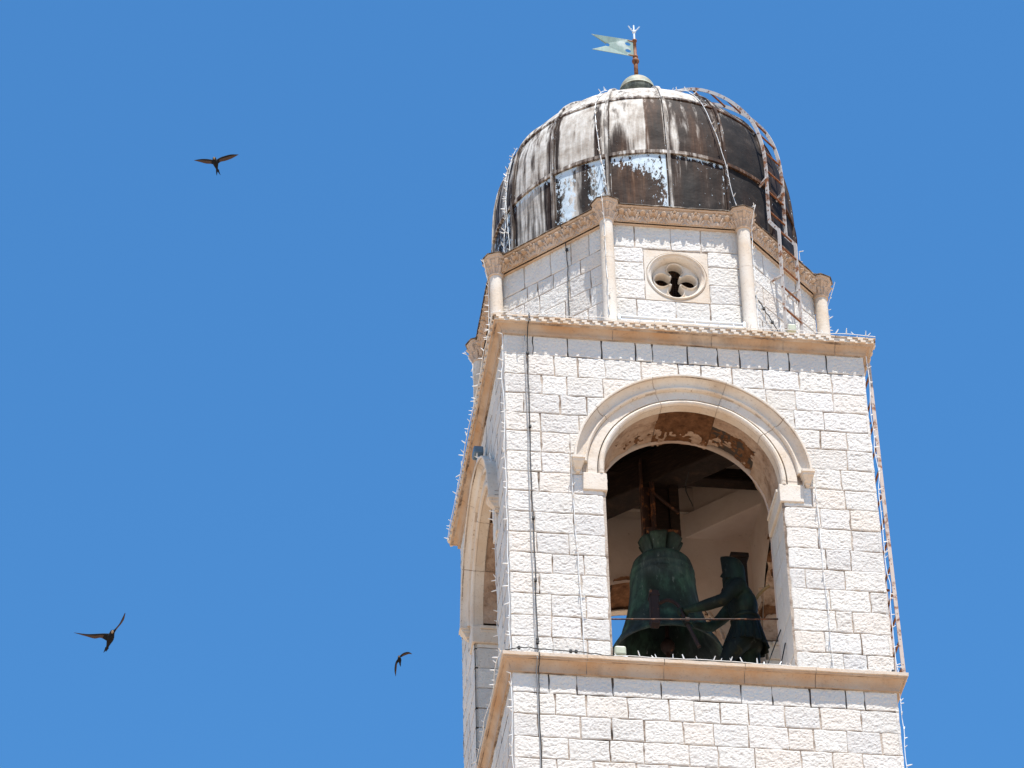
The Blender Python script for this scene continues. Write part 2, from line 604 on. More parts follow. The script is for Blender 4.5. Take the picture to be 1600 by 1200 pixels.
def belfry_wall(k):
    m = MB()
    fr = face_frame(k)
    jb = 1.2
    def breaks(z0, z1):
        if z1 < 3.0:
            return [(-A_, -jb), (jb, A_)]
        return [(-A_, A_)]
    def cut(U, Z):
        return (np.hypot(U, Z-AC) < 1.5) & (Z > AC-.05) | ((np.abs(U) < 1.45) & (Z < AC) & (Z > 2.992))
    ashlar(m, fr, -A_, A_, C_UP, .0155 if k == 0 else .034, breaks=breaks, cut=cut, jambs=(-jb, jb), seed=100+k, gap=.0075 if k != 3 else .017)
    # core with arched opening: mortar bed behind the blocks, plaster inside
    us = np.unique(np.concatenate([np.linspace(-A_+.012, -AR, 6), AR*np.cos(np.linspace(np.pi, 0, 61)), np.linspace(AR, A_-.012, 6)]))
    zl = np.where(np.abs(us) < AR-1e-6, AC+np.sqrt(np.maximum(AR**2-us**2, 0)), -.1)
    def strip(y, uu, zlow, ztop, mi):
        for i in range(len(uu)-1):
            lo0, lo1 = zlow[i], zlow[i+1]
            mid = abs((uu[i]+uu[i+1])/2) < AR
            if mid:
                lo0 = AC+math.sqrt(max(AR**2-uu[i]**2, 0))
                lo1 = AC+math.sqrt(max(AR**2-uu[i+1]**2, 0))
            else:
                lo0 = lo1 = -.1
            V = rotz([(uu[i], y, lo0), (uu[i+1], y, lo1), (uu[i+1], y, ztop), (uu[i], y, ztop)], k*math.pi/2)
            m.add(V, [(0, 1, 2, 3)], mi)
    strip(-(A_-.012), us, zl, 5.4, 1)
    ui = np.unique(np.concatenate([np.linspace(-IN, -AR, 4), AR*np.cos(np.linspace(np.pi, 0, 61)), np.linspace(AR, IN, 4)]))
    strip(-IN, ui, zl, 5.4, 2)
    # intrados (barrel) with a ragged inner edge
    lims = [0, 37, 71, 108, 143, 180]
    barev = [.30, .85, 1.05, .52, .36]
    for i in range(5):
        th = np.linspace(rad(lims[i])+.002*(i > 0), rad(lims[i+1])-.002*(i < 4), 56)
        ds = np.linspace(0, 1, 56)
        TT, DD = np.meshgrid(th, ds, indexing='ij')
        nz = .5*vn(TT*5, DD*4, 5+k)+.3*vn(TT*13, DD*9, 6+k)+.2*vn(TT*34, DD*22, 7+k)
        front = DD < (.52, .34, .0, .30, .46)[i]+.12*(vn(TT*7, DD*0, 31+k)-.5)
        bare = np.clip((nz-(.78-.55*barev[i]*(1.15-.35*DD)))*14, 0, 1)
        bare = np.where(front & (i != 2), bare*.15, bare)
        bumpy = .012*(vn(TT*9, DD*7, 5+k)-.5)+.010*(vn(TT*30, DD*22, 9+k)-.5)
        R_ = AR+.006+.012*(i % 2)+bumpy*np.clip(DD*4, 0, 1)+.022*bare+np.where(front, 0, .020)
        yy = -(A_-.125)+DD*(TH-.125+.05*(-1)**i)
        yy = yy+DD**6*.09*(vn(TT*8, TT*0, 77+k)-.5)
        P_ = np.stack([R_*np.cos(TT), yy, AC+R_*np.sin(TT)], -1)
        m.grid(rotz(P_, k*math.pi/2), 3, bare=bare)
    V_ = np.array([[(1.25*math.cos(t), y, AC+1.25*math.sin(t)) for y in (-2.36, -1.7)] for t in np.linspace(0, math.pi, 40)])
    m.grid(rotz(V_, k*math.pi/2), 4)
    # reveals: squared blocks on both jambs
    for sgn in (-1, 1):
        def fj(U, Z, H, sgn=sgn):
            P2 = np.stack([sgn*(jb+.001-H), U, Z], -1)
            return rotz(P2, k*math.pi/2)
        ashlar(m, fj, -A_+.05, -IN, [2.74]+C_UP[8:], .05, amp=.004, gap=.006, seed=200+k*2+sgn, rnd=.006, wmin=.4, wmax=.5, rough=.6)
        V = rotz([(sgn*(jb+.03), -(A_-.012), -.1), (sgn*(jb+.03), -IN, -.1), (sgn*(jb+.03), -IN, AC), (sgn*(jb+.03), -(A_-.012), AC)], k*math.pi/2)
        m.add(V, [(0, 1, 2, 3)], 1)
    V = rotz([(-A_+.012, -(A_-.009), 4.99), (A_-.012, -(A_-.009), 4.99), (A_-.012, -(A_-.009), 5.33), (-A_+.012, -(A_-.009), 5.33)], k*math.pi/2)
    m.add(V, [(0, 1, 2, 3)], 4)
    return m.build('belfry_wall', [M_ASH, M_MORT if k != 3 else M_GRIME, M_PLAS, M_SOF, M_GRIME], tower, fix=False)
for k in range(4):
    belfry_wall(k)

# lower shaft
m = MB()
C_LO = [-.23, -.528, -.857, -1.193, -1.517, -1.85, -2.18, -2.5, -2.83, -3.16]
C_LO2 = [-3.16-.33*i for i in range(0, 81)]
C_LO2[-1] = GZ
for k in range(4):
    ashlar(m, face_frame(k), -A_, A_, C_LO, .0155 if k == 0 else .034, seed=300+k, gap=.0075 if k != 3 else .017)
    ashlar(m, face_frame(k), -A_, A_, [z for z in C_LO2 if z >= GZ], .12, seed=340+k, wmin=.5, wmax=.8)
m.box((0, 0, (GZ-.1)/2-.05), (A_-.012, A_-.012, (-.1-GZ)/2), 1)
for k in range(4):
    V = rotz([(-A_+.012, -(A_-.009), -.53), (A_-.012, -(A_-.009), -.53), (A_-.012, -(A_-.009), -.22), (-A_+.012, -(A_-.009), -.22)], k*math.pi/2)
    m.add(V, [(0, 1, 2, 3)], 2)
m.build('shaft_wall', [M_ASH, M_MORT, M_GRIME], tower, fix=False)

# ------------------------------------------------------------------ moulded cornices (mitred square rings of dressed stones)
def cornice(prof, joints, seed, nlip):
    m = MB()
    prof = np.asarray(prof, float)
    r = random.Random(seed)
    for k in range(4):
        js = [-1.0]+list(joints[k])+[1.0]
        for i in range(len(js)-1):
            ns = 24
            t = np.linspace(0, 1, ns)
            rows = []
            off = r.uniform(-.003, .003)
            for tt in t:
                row = []
                for o_, z in prof:
                    ua = js[i]*A_ + (.004 if i else -o_)
                    ub = js[i+1]*A_ - (.004 if i < len(js)-2 else -o_)
                    u = ua+(ub-ua)*tt
                    nz = (mn.noise(Vector((u*6, k*9.1, z*9)))*.004+mn.noise(Vector((u*22, k*9.1+3, z*25)))*.003) if o_ > 0 else 0
                    row.append((u, -(A_+o_+off*(o_ > 0)+nz), z+nz*.6))
                rows.append(row)
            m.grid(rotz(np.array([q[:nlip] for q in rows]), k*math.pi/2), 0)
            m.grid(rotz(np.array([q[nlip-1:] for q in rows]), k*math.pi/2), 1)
        # dark joint bed
        pb = prof.copy()
        pb[:, 0] = np.where(pb[:, 0] > 0, np.maximum(pb[:, 0]-.012, 0), pb[:, 0])
        rows = [[(s_*(A_+o_), -(A_+o_), z-.003) for o_, z in pb] for s_ in (-1, 1)]
        m.grid(rotz(np.array(rows), k*math.pi/2), 2)
    return m
cav = lambda x0, z0, x1, z1, n=7: [(x0+(x1-x0)*(1-math.cos(t*math.pi/2)), z0+(z1-z0)*math.sin(t*math.pi/2)) for t in np.linspace(0, 1, n)]
lowp = [(-.9, .0), (.134, .0), (.141, -.006), (.141, -.052), (.136, -.056), (.124, -.058), (.122, -.075), (.117, -.08)]
lowp += [(.117+(.032-.117)*math.sin(t*math.pi/2), -.08-.125*(1-math.cos(t*math.pi/2))) for t in np.linspace(.1, 1, 8)]
lowp += [(.032, -.236), (-.03, -.237)]
jl = [(-.62, -.22, .2, .57), (-.5, .1, .6), (-.5, .1, .6), (-.5, 0, .5)]
m = cornice(lowp, jl, 3, 6)
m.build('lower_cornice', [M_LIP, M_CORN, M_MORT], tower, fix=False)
ZT = 5.5467
upp = [(-.9, ZT), (.155, ZT), (.1616, ZT-.006), (.1616, ZT-.026), (.142, ZT-.028), (.140, ZT-.1), (.128, ZT-.104)]
upp += [(.128+(.03-.128)*math.sin(t*math.pi/2), ZT-.104-.095*(1-math.cos(t*math.pi/2))) for t in np.linspace(.1, 1, 8)]
upp += [(.036, ZT-.205), (.03, ZT-.235), (-.03, ZT-.236)]
ju = [(-.4, .15, .55, .84), (-.6, 0, .5), (-.5, .1, .6), (-.6, -.1, .15, .6)]
m = cornice(upp, ju, 4, 6)
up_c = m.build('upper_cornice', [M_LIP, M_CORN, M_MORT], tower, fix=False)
WL[up_c.name] = (0, 0, 0)
m = MB()
r_ = random.Random(5)
per = .148
for k in range(4):
    for row in (0, 1):
        zc_ = ZT-.046-.035*row
        pts_ = []
        u = -2.625-.037*row
        on = row == 0
        while u < 2.625:
            e_ = u+per/2
            o_ = (.026 if on and r_.random() > .03 else .002)+r_.uniform(-.003, .003)
            dz = r_.uniform(-.002, .002)
            for q in (max(u, -2.63)+.002, min(e_, 2.63)-.002):
                pts_.append((q, o_, dz))
            u, on = e_, not on
        cols = [[(q, -(A_+.135), zc_+.0168), (q, -(A_+.14+o_), zc_+.0162+dz), (q, -(A_+.14+o_), zc_-.0162+dz), (q, -(A_+.135), zc_-.0168)] for q, o_, dz in pts_]
        m.grid(rotz(np.array(cols), k*math.pi/2))
sub(m, 'billet_moulding', [M_DRESS], up_c, fix=False)

# ------------------------------------------------------------------ belfry arch surrounds
def sweep(m, prof, segs, legs, k, mi=0, seed=0, wob=.004):
    """prof (r, proud); segs angle limits in degrees; legs: straight part down to z at both ends"""
    prof = np.asarray(prof, float)
    r = random.Random(seed)
    for i in range(len(segs)-1):
        a0, a1 = rad(segs[i]), rad(segs[i+1])
        gapa = .004
        A = np.linspace(a0+gapa*(i > 0), a1-gapa*(i < len(segs)-2), max(6, int((a1-a0)*22)))
        rows = []
        off = r.uniform(-.006, .006)
        def row(ca, sa, dz):
            return [(rr*ca, -(A_+pp+off*(pp > -.01)+(wob*(mn.noise(Vector((ca*rr*7, sa*rr*7, rr*9+k))))+wob*.5*mn.noise(Vector((ca*rr*30, sa*rr*30, rr*30+k))) if pp > -.01 else 0)), AC+rr*sa+dz) for rr, pp in prof]
        if i == 0 and legs:
            for z in np.linspace(legs, 0, 4)[:-1]:
                rows.append([(rr*math.cos(a0), -(A_+pp), AC+rr*math.sin(a0)+z) for rr, pp in prof])
        for a in A:
            rows.append(row(math.cos(a), math.sin(a), 0))
        if i == len(segs)-2 and legs:
            for z in np.linspace(0, legs, 4)[1:]:
                rows.append([(rr*math.cos(a1), -(A_+pp), AC+rr*math.sin(a1)+z) for rr, pp in prof])
        # closed ends
        R0 = np.array(rows)
        inner = lambda q: np.stack([q[:, 0], np.full(len(q), -(A_-.1)), q[:, 2]], 1)
        R0 = np.concatenate([inner(R0[0])[None], R0, inner(R0[-1])[None]])
        m.grid(rotz(R0, k*math.pi/2), mi)
BANDP = [(1.192, -.14), (1.192, -.03), (1.197, .005), (1.212, .026), (1.235, .034), (1.258, .026), (1.272, .004), (1.277, -.012), (1.286, -.012), (1.29, .010), (1.418, .010), (1.422, -.01), (1.432, -.01)]
HOODP = [(1.415, -.02), (1.425, .02), (1.432, .05), (1.448, .064), (1.466, .06), (1.476, .042), (1.484, .036)]
HOODP += [(1.484+.105*math.sin(t*math.pi/2), .036+.10*(1-math.cos(t*math.pi/2))) for t in np.linspace(.12, 1, 8)]
HOODP += [(1.593, .142), (1.612, .145), (1.62, .140), (1.622, .06), (1.622, -.04)]

def arch_surround():
    m = MB()
    sweep(m, BANDP, [0, 37, 71, 108, 143, 180], -.06, 0, 0, 2)
    # dark bed in the joints
    rows = [[((rr+(.008 if rr < 1.2 else 0))*math.cos(a), -(A_+pp-.012), AC+(rr+(.008 if rr < 1.2 else 0))*math.sin(a)) for rr, pp in BANDP] for a in np.linspace(0.01, math.pi-.01, 60)]
    m.grid(np.array(rows), 1)
    ob = m.build('arch_surround', [M_DRESS, M_MORT], tower, fix=False)
    WL[ob.name] = (0, 0, 0)
    m = MB()
    sweep(m, HOODP, [4.3, 37, 71, 108, 143, 175.7], 0, 0, 0, 4)
    rows = [[(rr*math.cos(a), -(A_+pp-.012), AC+rr*math.sin(a)-.002) for rr, pp in HOODP] for a in np.linspace(.09, math.pi-.09, 60)]
    m.grid(np.array(rows), 1)
    sub(m, 'hood_mould', [M_DRESS, M_MORT], ob, fix=False)
    for s_ in (-1, 1):
        m = MB()
        m.box((s_*1.327, -(A_+.024)+.42, 2.875), (.163, .42, .143), 0, None, .012)
        m.box((s_*1.19, -(A_-.09)+.33, 2.985), (.05, .33, .028), 0, None, .01)
        m.box((s_*1.195, -(A_-.09)+.33, 2.935), (.038, .33, .02), 0, None, .01)
        sub(m, 'impost', [M_DRESS], ob, fix=False)
        m = MB()
        secs = [(3.203, .088, .15), (3.165, .088, .15), (3.160, .076, .135), (3.125, .074, .125), (3.11, .060, .11), (3.06, .05, .075), (3.045, .046, .06), (3.04, .032, .05), (3.01, .028, .04), (2.998, .016, .02)]
        rows = []
        for z, hw, pr in secs:
            c = s_*1.555
            rows.append([(c-hw, -A_+.03, z), (c-hw, -(A_+pr), z), (c-hw*.9, -(A_+pr+.004), z), (c+hw*.9, -(A_+pr+.004), z), (c+hw, -(A_+pr), z), (c+hw, -A_+.03, z)])
        rows = [[(s_*1.555, -A_, 3.203)]*6]+rows+[[(s_*1.555, -A_, 2.998)]*6]
        m.grid(np.array(rows))
        sub(m, 'corbel', [M_DRESS], ob, fix=False)
    return ob
ar = arch_surround()
for k in (1, 2, 3):
    spin(ar, k*math.pi/2, tower)

# ------------------------------------------------------------------ bell chamber inside
m = MB()
m.box((0, 0, -.06), (IN+.06, IN+.06, .05))
m.build('chamber_floor', M_PLAS, tower)
m = MB()
ap, zc = 1.66, 5.12
for q in range(4):
    a = q*math.pi/2
    t = ap*math.tan(math.pi/8)
    # horizontal corner soffit
    V = rotz([(IN+.02, t, zc), (IN+.02, IN+.02, zc), (t, IN+.02, zc)], a)
    V2 = V+np.array([0, 0, .12])
    m.add(np.concatenate([V, V2]), [(0, 1, 2), (3, 5, 4), (0, 3, 4, 1), (1, 4, 5, 2), (2, 5, 3, 0)])
    # slanted ring beam across the corner, in two steps
    c8 = math.pi/4+a
    n = np.array([math.cos(c8), math.sin(c8), 0])
    tt = np.array([-n[1], n[0], 0])
    m.box(n*(ap+.2)+np.array([0, 0, zc+.20]), (.20, .86, .21), 0, [n, tt, (0, 0, 1)], .01)
    m.box(n*(ap+.32)+np.array([0, 0, zc+.70]), (.20, .9, .30), 0, [n, tt, (0, 0, 1)], .01)
    n2 = np.array([math.cos(a), math.sin(a), 0])
    t2 = np.array([-n2[1], n2[0], 0])
    m.box(n2*(IN+.22)+np.array([0, 0, zc+.45]), (.205, .9, .47), 0, [n2, t2, (0, 0, 1)], .01)
m.build('ceiling_ring_beam', M_PLAS, tower)
m = MB()
for i in range(9):
    yb = -1.6+.4*i
    m.box((0, yb, 6.35), (min(1.80, 1.80*math.sqrt(2)-abs(yb)-.19), .195, .05), 0, None, .01)
for i in range(4):
    m.box((-1.05+.7*i, 0, 6.2), (.1, 1.4, .11), 0, None, .01)
m.build('timber_deck', M_TIMB, tower)

# ------------------------------------------------------------------ octagonal drum
AP = 2.28
T8 = math.tan(math.pi/8)
HW8 = AP*T8
m = MB()
C_DR = [7.66, 7.22, 6.95, 6.62, 6.28, 5.95, 5.65, 5.52]
def oct_frame(i):
    a = i*math.pi/4
    def fr(U, Z, H):
        return rotz(np.stack([U, -(AP+H), Z], -1), a)
    return fr
PN = .455
for i in range(8):
    win = i % 2 == 0
    def br(z0, z1, win=win):
        if win and z1 < 7.23 and z0 > 6.27:
            return [(-HW8, -PN), (PN, HW8)]
        return [(-HW8, HW8)]
    ashlar(m, oct_frame(i), -HW8, HW8, C_DR, .0155 if i in (0, 7, 1) else .034, seed=500+i, breaks=br, wmin=.3, wmax=.55, rough=.9, rnd=.006)
    bw = (AP-.012)*T8
    y = -(AP-.012)
    for (a, b, z0, z1) in ((-bw, -PN, 5.5, 7.9), (PN, bw, 5.5, 7.9), (-PN, PN, 5.5, 6.3), (-PN, PN, 7.2, 7.9)) if win else ((-bw, bw, 5.5, 7.9),):
        m.add(rotz([(a, y, z0), (b, y, z0), (b, y, z1), (a, y, z1)], i*math.pi/4), [(0, 1, 2, 3)], 1)
    yi = -(AP-.45)
    bi = (AP-.45)*T8
    for (a, b, z0, z1) in ((-bi, -.34, 6.4, 7.9), (.34, bi, 6.4, 7.9), (-.34, .34, 6.4, 6.42), (-.34, .34, 7.08, 7.9)) if win else ((-bi, bi, 6.4, 7.9),):
        m.add(rotz([(a, yi, z0), (b, yi, z0), (b, yi, z1), (a, yi, z1)], i*math.pi/4), [(0, 3, 2, 1)], 1)
m.build('drum_wall', [M_ASH, M_MORT], tower, fix=False)

# quatrefoil windows
def rose():
    m = MB()
    cz = 6.735
    nt_ = 192
    th = np.linspace(0, 2*np.pi, nt_, endpoint=False)
    sq = PN/np.maximum(np.abs(np.cos(th)), np.abs(np.sin(th)))
    off, lr, ce = .188, .112, .088
    hole = np.full(nt_, ce)
    for q in range(4):
        d = (th-q*np.pi/2+np.pi) % (2*np.pi)-np.pi
        s2 = lr**2-(off*np.sin(d))**2
        ok = (s2 > 0) & (np.abs(d) < 1.2)
        hole = np.where(ok, np.maximum(hole, off*np.cos(d)+np.sqrt(np.maximum(s2, 0))), hole)
    def ring(r, p):
        r = np.broadcast_to(r, th.shape)
        return np.stack([r*np.cos(th), np.broadcast_to(-(AP+p), th.shape), cz+r*np.sin(th)], -1)
    rows = [ring(sq, -.06), ring(sq, -.004), ring(sq*.992, .002), ring(.437, .002), ring(.43, -.012), ring(.425, -.012), ring(.418, .01), ring(.405, .02), ring(.392, .012), ring(.387, -.005)]
    for t in np.linspace(.1, 1, 8):
        rows.append(ring(.387-.05*math.sin(t*math.pi/2)**1.0, -.005-.125*(1-math.cos(t*math.pi/2))))
    rows.append(ring(.328, -.13))
    rim = np.minimum(hole+.034, .326)
    rim2 = np.minimum(hole+.028, .322)
    rows += [ring(rim, -.13), ring(rim2, -.100), ring(np.minimum(hole+.015, .315), -.088), ring(hole+.003, -.098), ring(hole, -.115), ring(hole, -.24), ring(hole+.06, -.24), ring(np.full(nt_, .42), -.25)]
    m.grid(np.array(rows), closev=True)
    ob = m.build('rose_window', [M_DRESS], tower)
    WL[ob.name] = (0, 0, 0)
    m = MB()      # bird mesh behind the tracery
    y = -(AP-.30)
    for t in np.linspace(-.3, .3, 17):
        m.tube([(t, y, cz-.34), (t, y, cz+.34)], .004, 4)
        m.tube([(-.34, y, cz+t), (.34, y, cz+t)], .004, 4)
    sub(m, 'wire_mesh', [M_RUSTDK], ob)
    return ob
ro = rose()
for k in (1, 2, 3):
    spin(ro, k*math.pi/2, tower)

# carved leaf frieze and drum cornice
ZF0, ZF1 = 7.625, 7.83
def frieze(i):
    m = MB()
    fw = (AP+.02)*T8+.01
    nu, nv = 230, 40
    U, V = np.meshgrid(np.linspace(-fw, fw, nu), np.linspace(0, 1, nv), indexing='ij')
    ph = U/.303
    k = np.round(ph)
    du = (ph-k)*.303
    H = np.zeros_like(U)
    r = random.Random(i)
    # acanthus leaf: a fan of lobes springing from the base
    for (x0, v0, x1, v1, w_, h_) in ((0, .06, 0, .86, .028, .07), (-.012, .06, -.048, .80, .024, .058), (.012, .06, .048, .80, .024, .058),
                                     (-.03, .05, -.085, .62, .022, .048), (.03, .05, .085, .62, .022, .048), (-.05, .05, -.115, .40, .02, .03), (.05, .05, .115, .40, .02, .03)):
        t = np.clip(((du-x0)*(x1-x0)*16+(V-v0)*(v1-v0))/(((x1-x0)**2)*16+(v1-v0)**2), 0, 1)
        cx = x0+(x1-x0)*t
        cv = v0+(v1-v0)*t
        d = np.hypot((du-cx)/w_, (V-cv)/.13)
        H = np.maximum(H, h_*np.sqrt(np.clip(1-d**2, 0, 1))*(.45+.55*t))
    # drilled eyes
    for (ex, ev, sx, sv) in ((0, .52, .016, .11), (-.033, .42, .009, .09), (.033, .42, .009, .09), (0, .80, .012, .05)):
        H -= .11*np.exp(-((du-ex)/sx)**2-((V-ev)/sv)**2)
    # cups between the leaves
    dc = np.abs(ph-np.floor(ph)-.5)*.303
    cup = .075*np.sqrt(np.clip(1-(dc/.045)**2-((V-.74)/.13)**2, 0, 1))
    hollow = -.15*np.exp(-(dc/.038)**4-((V-.42)/.22)**4)
    stem = .03*np.exp(-(dc/.012)**2)*np.clip(1-V*1.6, 0, 1)
    H = np.maximum(H, 0)+hollow*(H < .02)
    H = np.maximum(H, cup)
    H = np.maximum(H, stem)
    H += .006*(vn(U*40, V*9, i)-.5)
    base = .07+.04*V**2.2
    out = base+H
    out[:, 0] = .065
    out[:, 1] = .075
    out[:, 2] = .065
    P_ = np.stack([U, -(AP+out), ZF0+(ZF1-ZF0)*V], -1)
    m.grid(rotz(P_, i*math.pi/4))
    # crowning mouldings
    prof = [(.06, ZF1-.004), (.095, ZF1), (.105, ZF1+.012), (.108, ZF1+.022), (.13, ZF1+.026), (.14, ZF1+.045), (.14, ZF1+.056), (-.1, ZF1+.058)]
    bot = [(-.05, ZF0-.012), (.022, ZF0-.012), (.036, ZF0), (.02, ZF0+.004)]
    for pr in (prof, bot):
        rows = []
        for s_ in np.linspace(-1, 1, 30):
            rows.append([(s_*((AP+max(o_, 0))*T8), -(AP+o_+.004*mn.noise(Vector((s_*9, z*20, i)))), z) for o_, z in pr])
        m.grid(rotz(np.array(rows), i*math.pi/4))
    return m.build('leaf_frieze', [M_FRIEZE], tower, fix=False)
for i in range(8):
    frieze(i)

# columns on the drum corners
RC = 2.565
def column():
    m = MB()
    c = np.array([0, -RC, 0])
    m.lathe([(.0, 5.5), (.125, 5.5), (.13, 5.53), (.125, 5.6), (.105, 5.615), (.103, 5.63), (.112, 5.65), (.104, 5.67), (.098, 5.69), (.097, 6.10), (.095, 6.86), (.0925, 6.863), (.0925, 6.868), (.095, 6.871), (.092, 7.55), (.092, 7.57), (0, 7.57)], c, 28)
    ob = m.build('column', [M_DRESS], tower, smooth=False, fix=True)
    for p in ob.data.polygons:
        p.use_smooth = True
    ob.data.set_sharp_from_angle(angle=rad(35))
    WL[ob.name] = (0, 0, 0)
    m = MB()
    # carved capital: bell with a ring of leaves
    th = np.linspace(0, 2*np.pi, 97)[:-1]
    rows = []
    for z, r0, am, sh in ((7.565, .092, 0, 0), (7.575, .108, 0, 0), (7.592, .112, 0, 0), (7.604, .098, 0, 0), (7.61, .097, .012, 0), (7.65, .104, .022, 0), (7.69, .114, .028, 0), (7.71, .13, .03, 0), (7.718, .128, .02, 0), (7.722, .112, .004, 0), (7.75, .122, .02, 1), (7.785, .142, .036, 1), (7.805, .16, .038, 1), (7.815, .15, .02, 1), (7.82, .14, .0, 1), (7.83, .15, 0, 0), (7.83, 0, 0, 0)):
        r = r0+am*np.maximum(0, np.cos(th*8+sh*np.pi))**.7 - (.006*(np.cos(th*32) > .5) if am > .01 else 0)
        rows.append(np.stack([r*np.cos(th), r*np.sin(th)-RC, np.full(96, z)], -1))
    m.grid(np.array(rows), closev=True)
    sub(m, 'capital', [M_FRIEZE], ob)
    m = MB()
    # projecting eight-sided abacus with moulded edge
    for pr in (((.0, 7.828), (.15, 7.828), (.175, 7.845), (.182, 7.865), (.2, 7.875), (.205, 7.90), (0, 7.90)),):
        A8 = np.arange(8)*np.pi/4+np.pi/8
        P_ = np.array([[(r*np.cos(a)*1.0, r*np.sin(a)*1.0-RC+.02, z) for r, z in pr] for a in A8])
        m.grid(P_, closeu=True)
    m.box((0, -RC+.2, 7.865), (.185, .2, .03), 0, None, .01)
    sub(m, 'abacus', [M_FRIEZE], ob)
    m = MB()
    A8 = np.arange(8)*np.pi/4+np.pi/8
    pr = ((.19, 7.897), (.222, 7.893), (.225, 7.905), (.20, 7.922), (0, 7.935))
    P_ = np.array([[(r*np.cos(a)*(1+.03*random.random()), r*np.sin(a)-RC+.02, z+.006*random.random()) for r, z in pr] for a in A8])
    m.grid(P_, closeu=True)
    m.box((0, -RC+.2, 7.915), (.205, .2, .012), 0, None, .004)
    sub(m, 'lead_cap', [M_LEAD], ob)
    ob.rotation_euler.z = math.pi/8
    return ob
co = column()
for k in range(1, 8):
    spin(co, k*math.pi/4, tower)

# lead flashing over the drum cornice
m = MB()
for i in range(8):
    rows = []
    for s_ in np.linspace(-1, 1, 40):
        z0 = ZF1+.058
        wv = .006*mn.noise(Vector((s_*8, i*3.3, 0)))+.004*mn.noise(Vector((s_*31, i*3.3, 4)))
        rows.append([(s_*(AP+o_)*T8, -(AP+o_+wv*.7), z+wv) for o_, z in ((.13, z0-.002), (.158, z0-.012), (.163, z0-.004), (.158, z0+.006), (-.02, z0+.05), (-.12, z0+.09))])
    m.grid(rotz(np.array(rows), i*math.pi/4))
m.build('lead_flashing', [M_LEAD], tower, fix=False)

# ------------------------------------------------------------------ dome
ZD0, ZD1, DR, DH = 7.9, 8.2, 2.244, 3.403
def drad(z):
    t = np.clip((np.asarray(z, float)-ZD1)/DH, 0, 1)
    return DR*np.clip(1-t**4.543, 0, 1)**.725
zz = np.concatenate([np.linspace(ZD0, 10.2, 70), ZD1+DH*np.sin(np.linspace(math.asin(2.0/DH), math.pi/2, 60))[1:]])
nA = 16*26
th = np.linspace(0, 2*np.pi, nA, endpoint=False)
TH_, ZZ = np.meshgrid(th, zz, indexing='ij')
RR = drad(ZZ)
az = (np.degrees(TH_)+180) % 360-180          # -90 faces front
pidx = np.floor((az+180)/22.5).astype(int) % 16  # panel index: 4 = [-90,-67.5]
fx = ((az+180) % 22.5)/22.5
row = np.where(ZZ < 9.09, 0, np.where(ZZ < 10.34, 1, 2))
fv = np.where(row == 0, (ZZ-8.0)/1.09, np.where(row == 1, (ZZ-9.09)/1.25, (ZZ-10.34)/1.26))
nzA = vn(TH_*30, ZZ*1.3, 3)
nzB = vn(TH_*12, ZZ*2.0, 4)
pale = np.zeros_like(ZZ)
blue = np.zeros_like(ZZ)
brown = np.full_like(ZZ, .12)
def setp(p, r_, pv=None, bv=None, br=None):
    s_ = (pidx == p) & (row == r_)
    for arr, f in ((pale, pv), (blue, bv), (brown, br)):
        if f is not None:
            v = f(fx[s_], fv[s_]) if callable(f) else f
            arr[s_] = v
bump_ = lambda x, c, w_: np.exp(-((x-c)/w_)**2)
# default by side: the left half is bleached pale, the right half black
side = np.clip((np.abs((az-(-160)+180) % 360-180)), 0, 180)
pale[:] = np.where(side < 75, .62, .06)
for p in range(16):
    setp(p, 2, .8 if p in (15, 0, 1, 2, 3, 4) else .45)
setp(4, 2, lambda x, v: np.where(x > .75, .2, .85))
setp(5, 2, lambda x, v: .22+.25*bump_(x, .75, .15))
setp(6, 2, lambda x, v: .15+.6*bump_(x, .25, .2))
# middle row
setp(0, 1, lambda x, v: .30+.35*bump_(x, .6, .2)-.3*(x < .2), None, .3)
setp(1, 1, lambda x, v: .66-.55*bump_(x, .97, .08)-.5*bump_(x, .03, .05), None, .6)
setp(2, 1, lambda x, v: .95-.95*bump_(x, .84, .075)*np.clip(1.45-v, 0, 1)-.9*bump_(x, .07, .045), None, .5)
setp(3, 1, lambda x, v: np.where(x < .62, .95-.75*np.clip((.58-v)*2.2, 0, 1)*bump_(x, .2, .24), .12)+.25*bump_(x, .53, .05), None, lambda x, v: .45+.5*bump_(x, .66, .12)+.4*(x < .5))
setp(4, 1, lambda x, v: .10+.42*bump_(x, .12, .06)+.46*bump_(x, .34, .05)*np.clip(v*1.5, 0, 1)+.44*bump_(x, .56, .035)*np.clip(v*1.4-.1, 0, 1), None, lambda x, v: .25+.3*bump_(x, .45, .2))
setp(5, 1, lambda x, v: .06+.16*bump_(v, .95, .2), None, .15)
setp(6, 1, .04, None, .15)
setp(7, 1, .04, None, .12)
setp(15, 1, .35, None, .4)
# lower row
setp(0, 0, .25, lambda x, v: .34+.1*v, .35)
setp(1, 0, lambda x, v: .66-.6*bump_(x, .06, .09)-.55*bump_(x, .92, .10)-.3*bump_(x, .55, .07)*np.clip(1.2-v, 0, 1), lambda x, v: .05+.6*bump_(v, .97, .10), .35)
setp(2, 0, lambda x, v: .66-.6*bump_(x, .10, .05)-.7*bump_(x, .62, .09)-.6*bump_(x, .95, .04), lambda x, v: .34+.42*bump_(x, .26, .14)+.40*bump_(x, .84, .13)+.4*bump_(v, .98, .06)-.3*bump_(x, .5, .08), .35)
setp(3, 0, .05, lambda x, v: np.clip(.74*np.clip((v-.98+.50*x)*3+.75, 0, 1)+.62*bump_(x, .98, .045)+.36*np.clip((x-.45)*4, 0, 1)*np.clip((.55-v)*3, 0, 1)+.15*bump_(x, .06, .05)*(v > .3), 0, 1), lambda x, v: .55+.4*bump_(x, .35, .25))
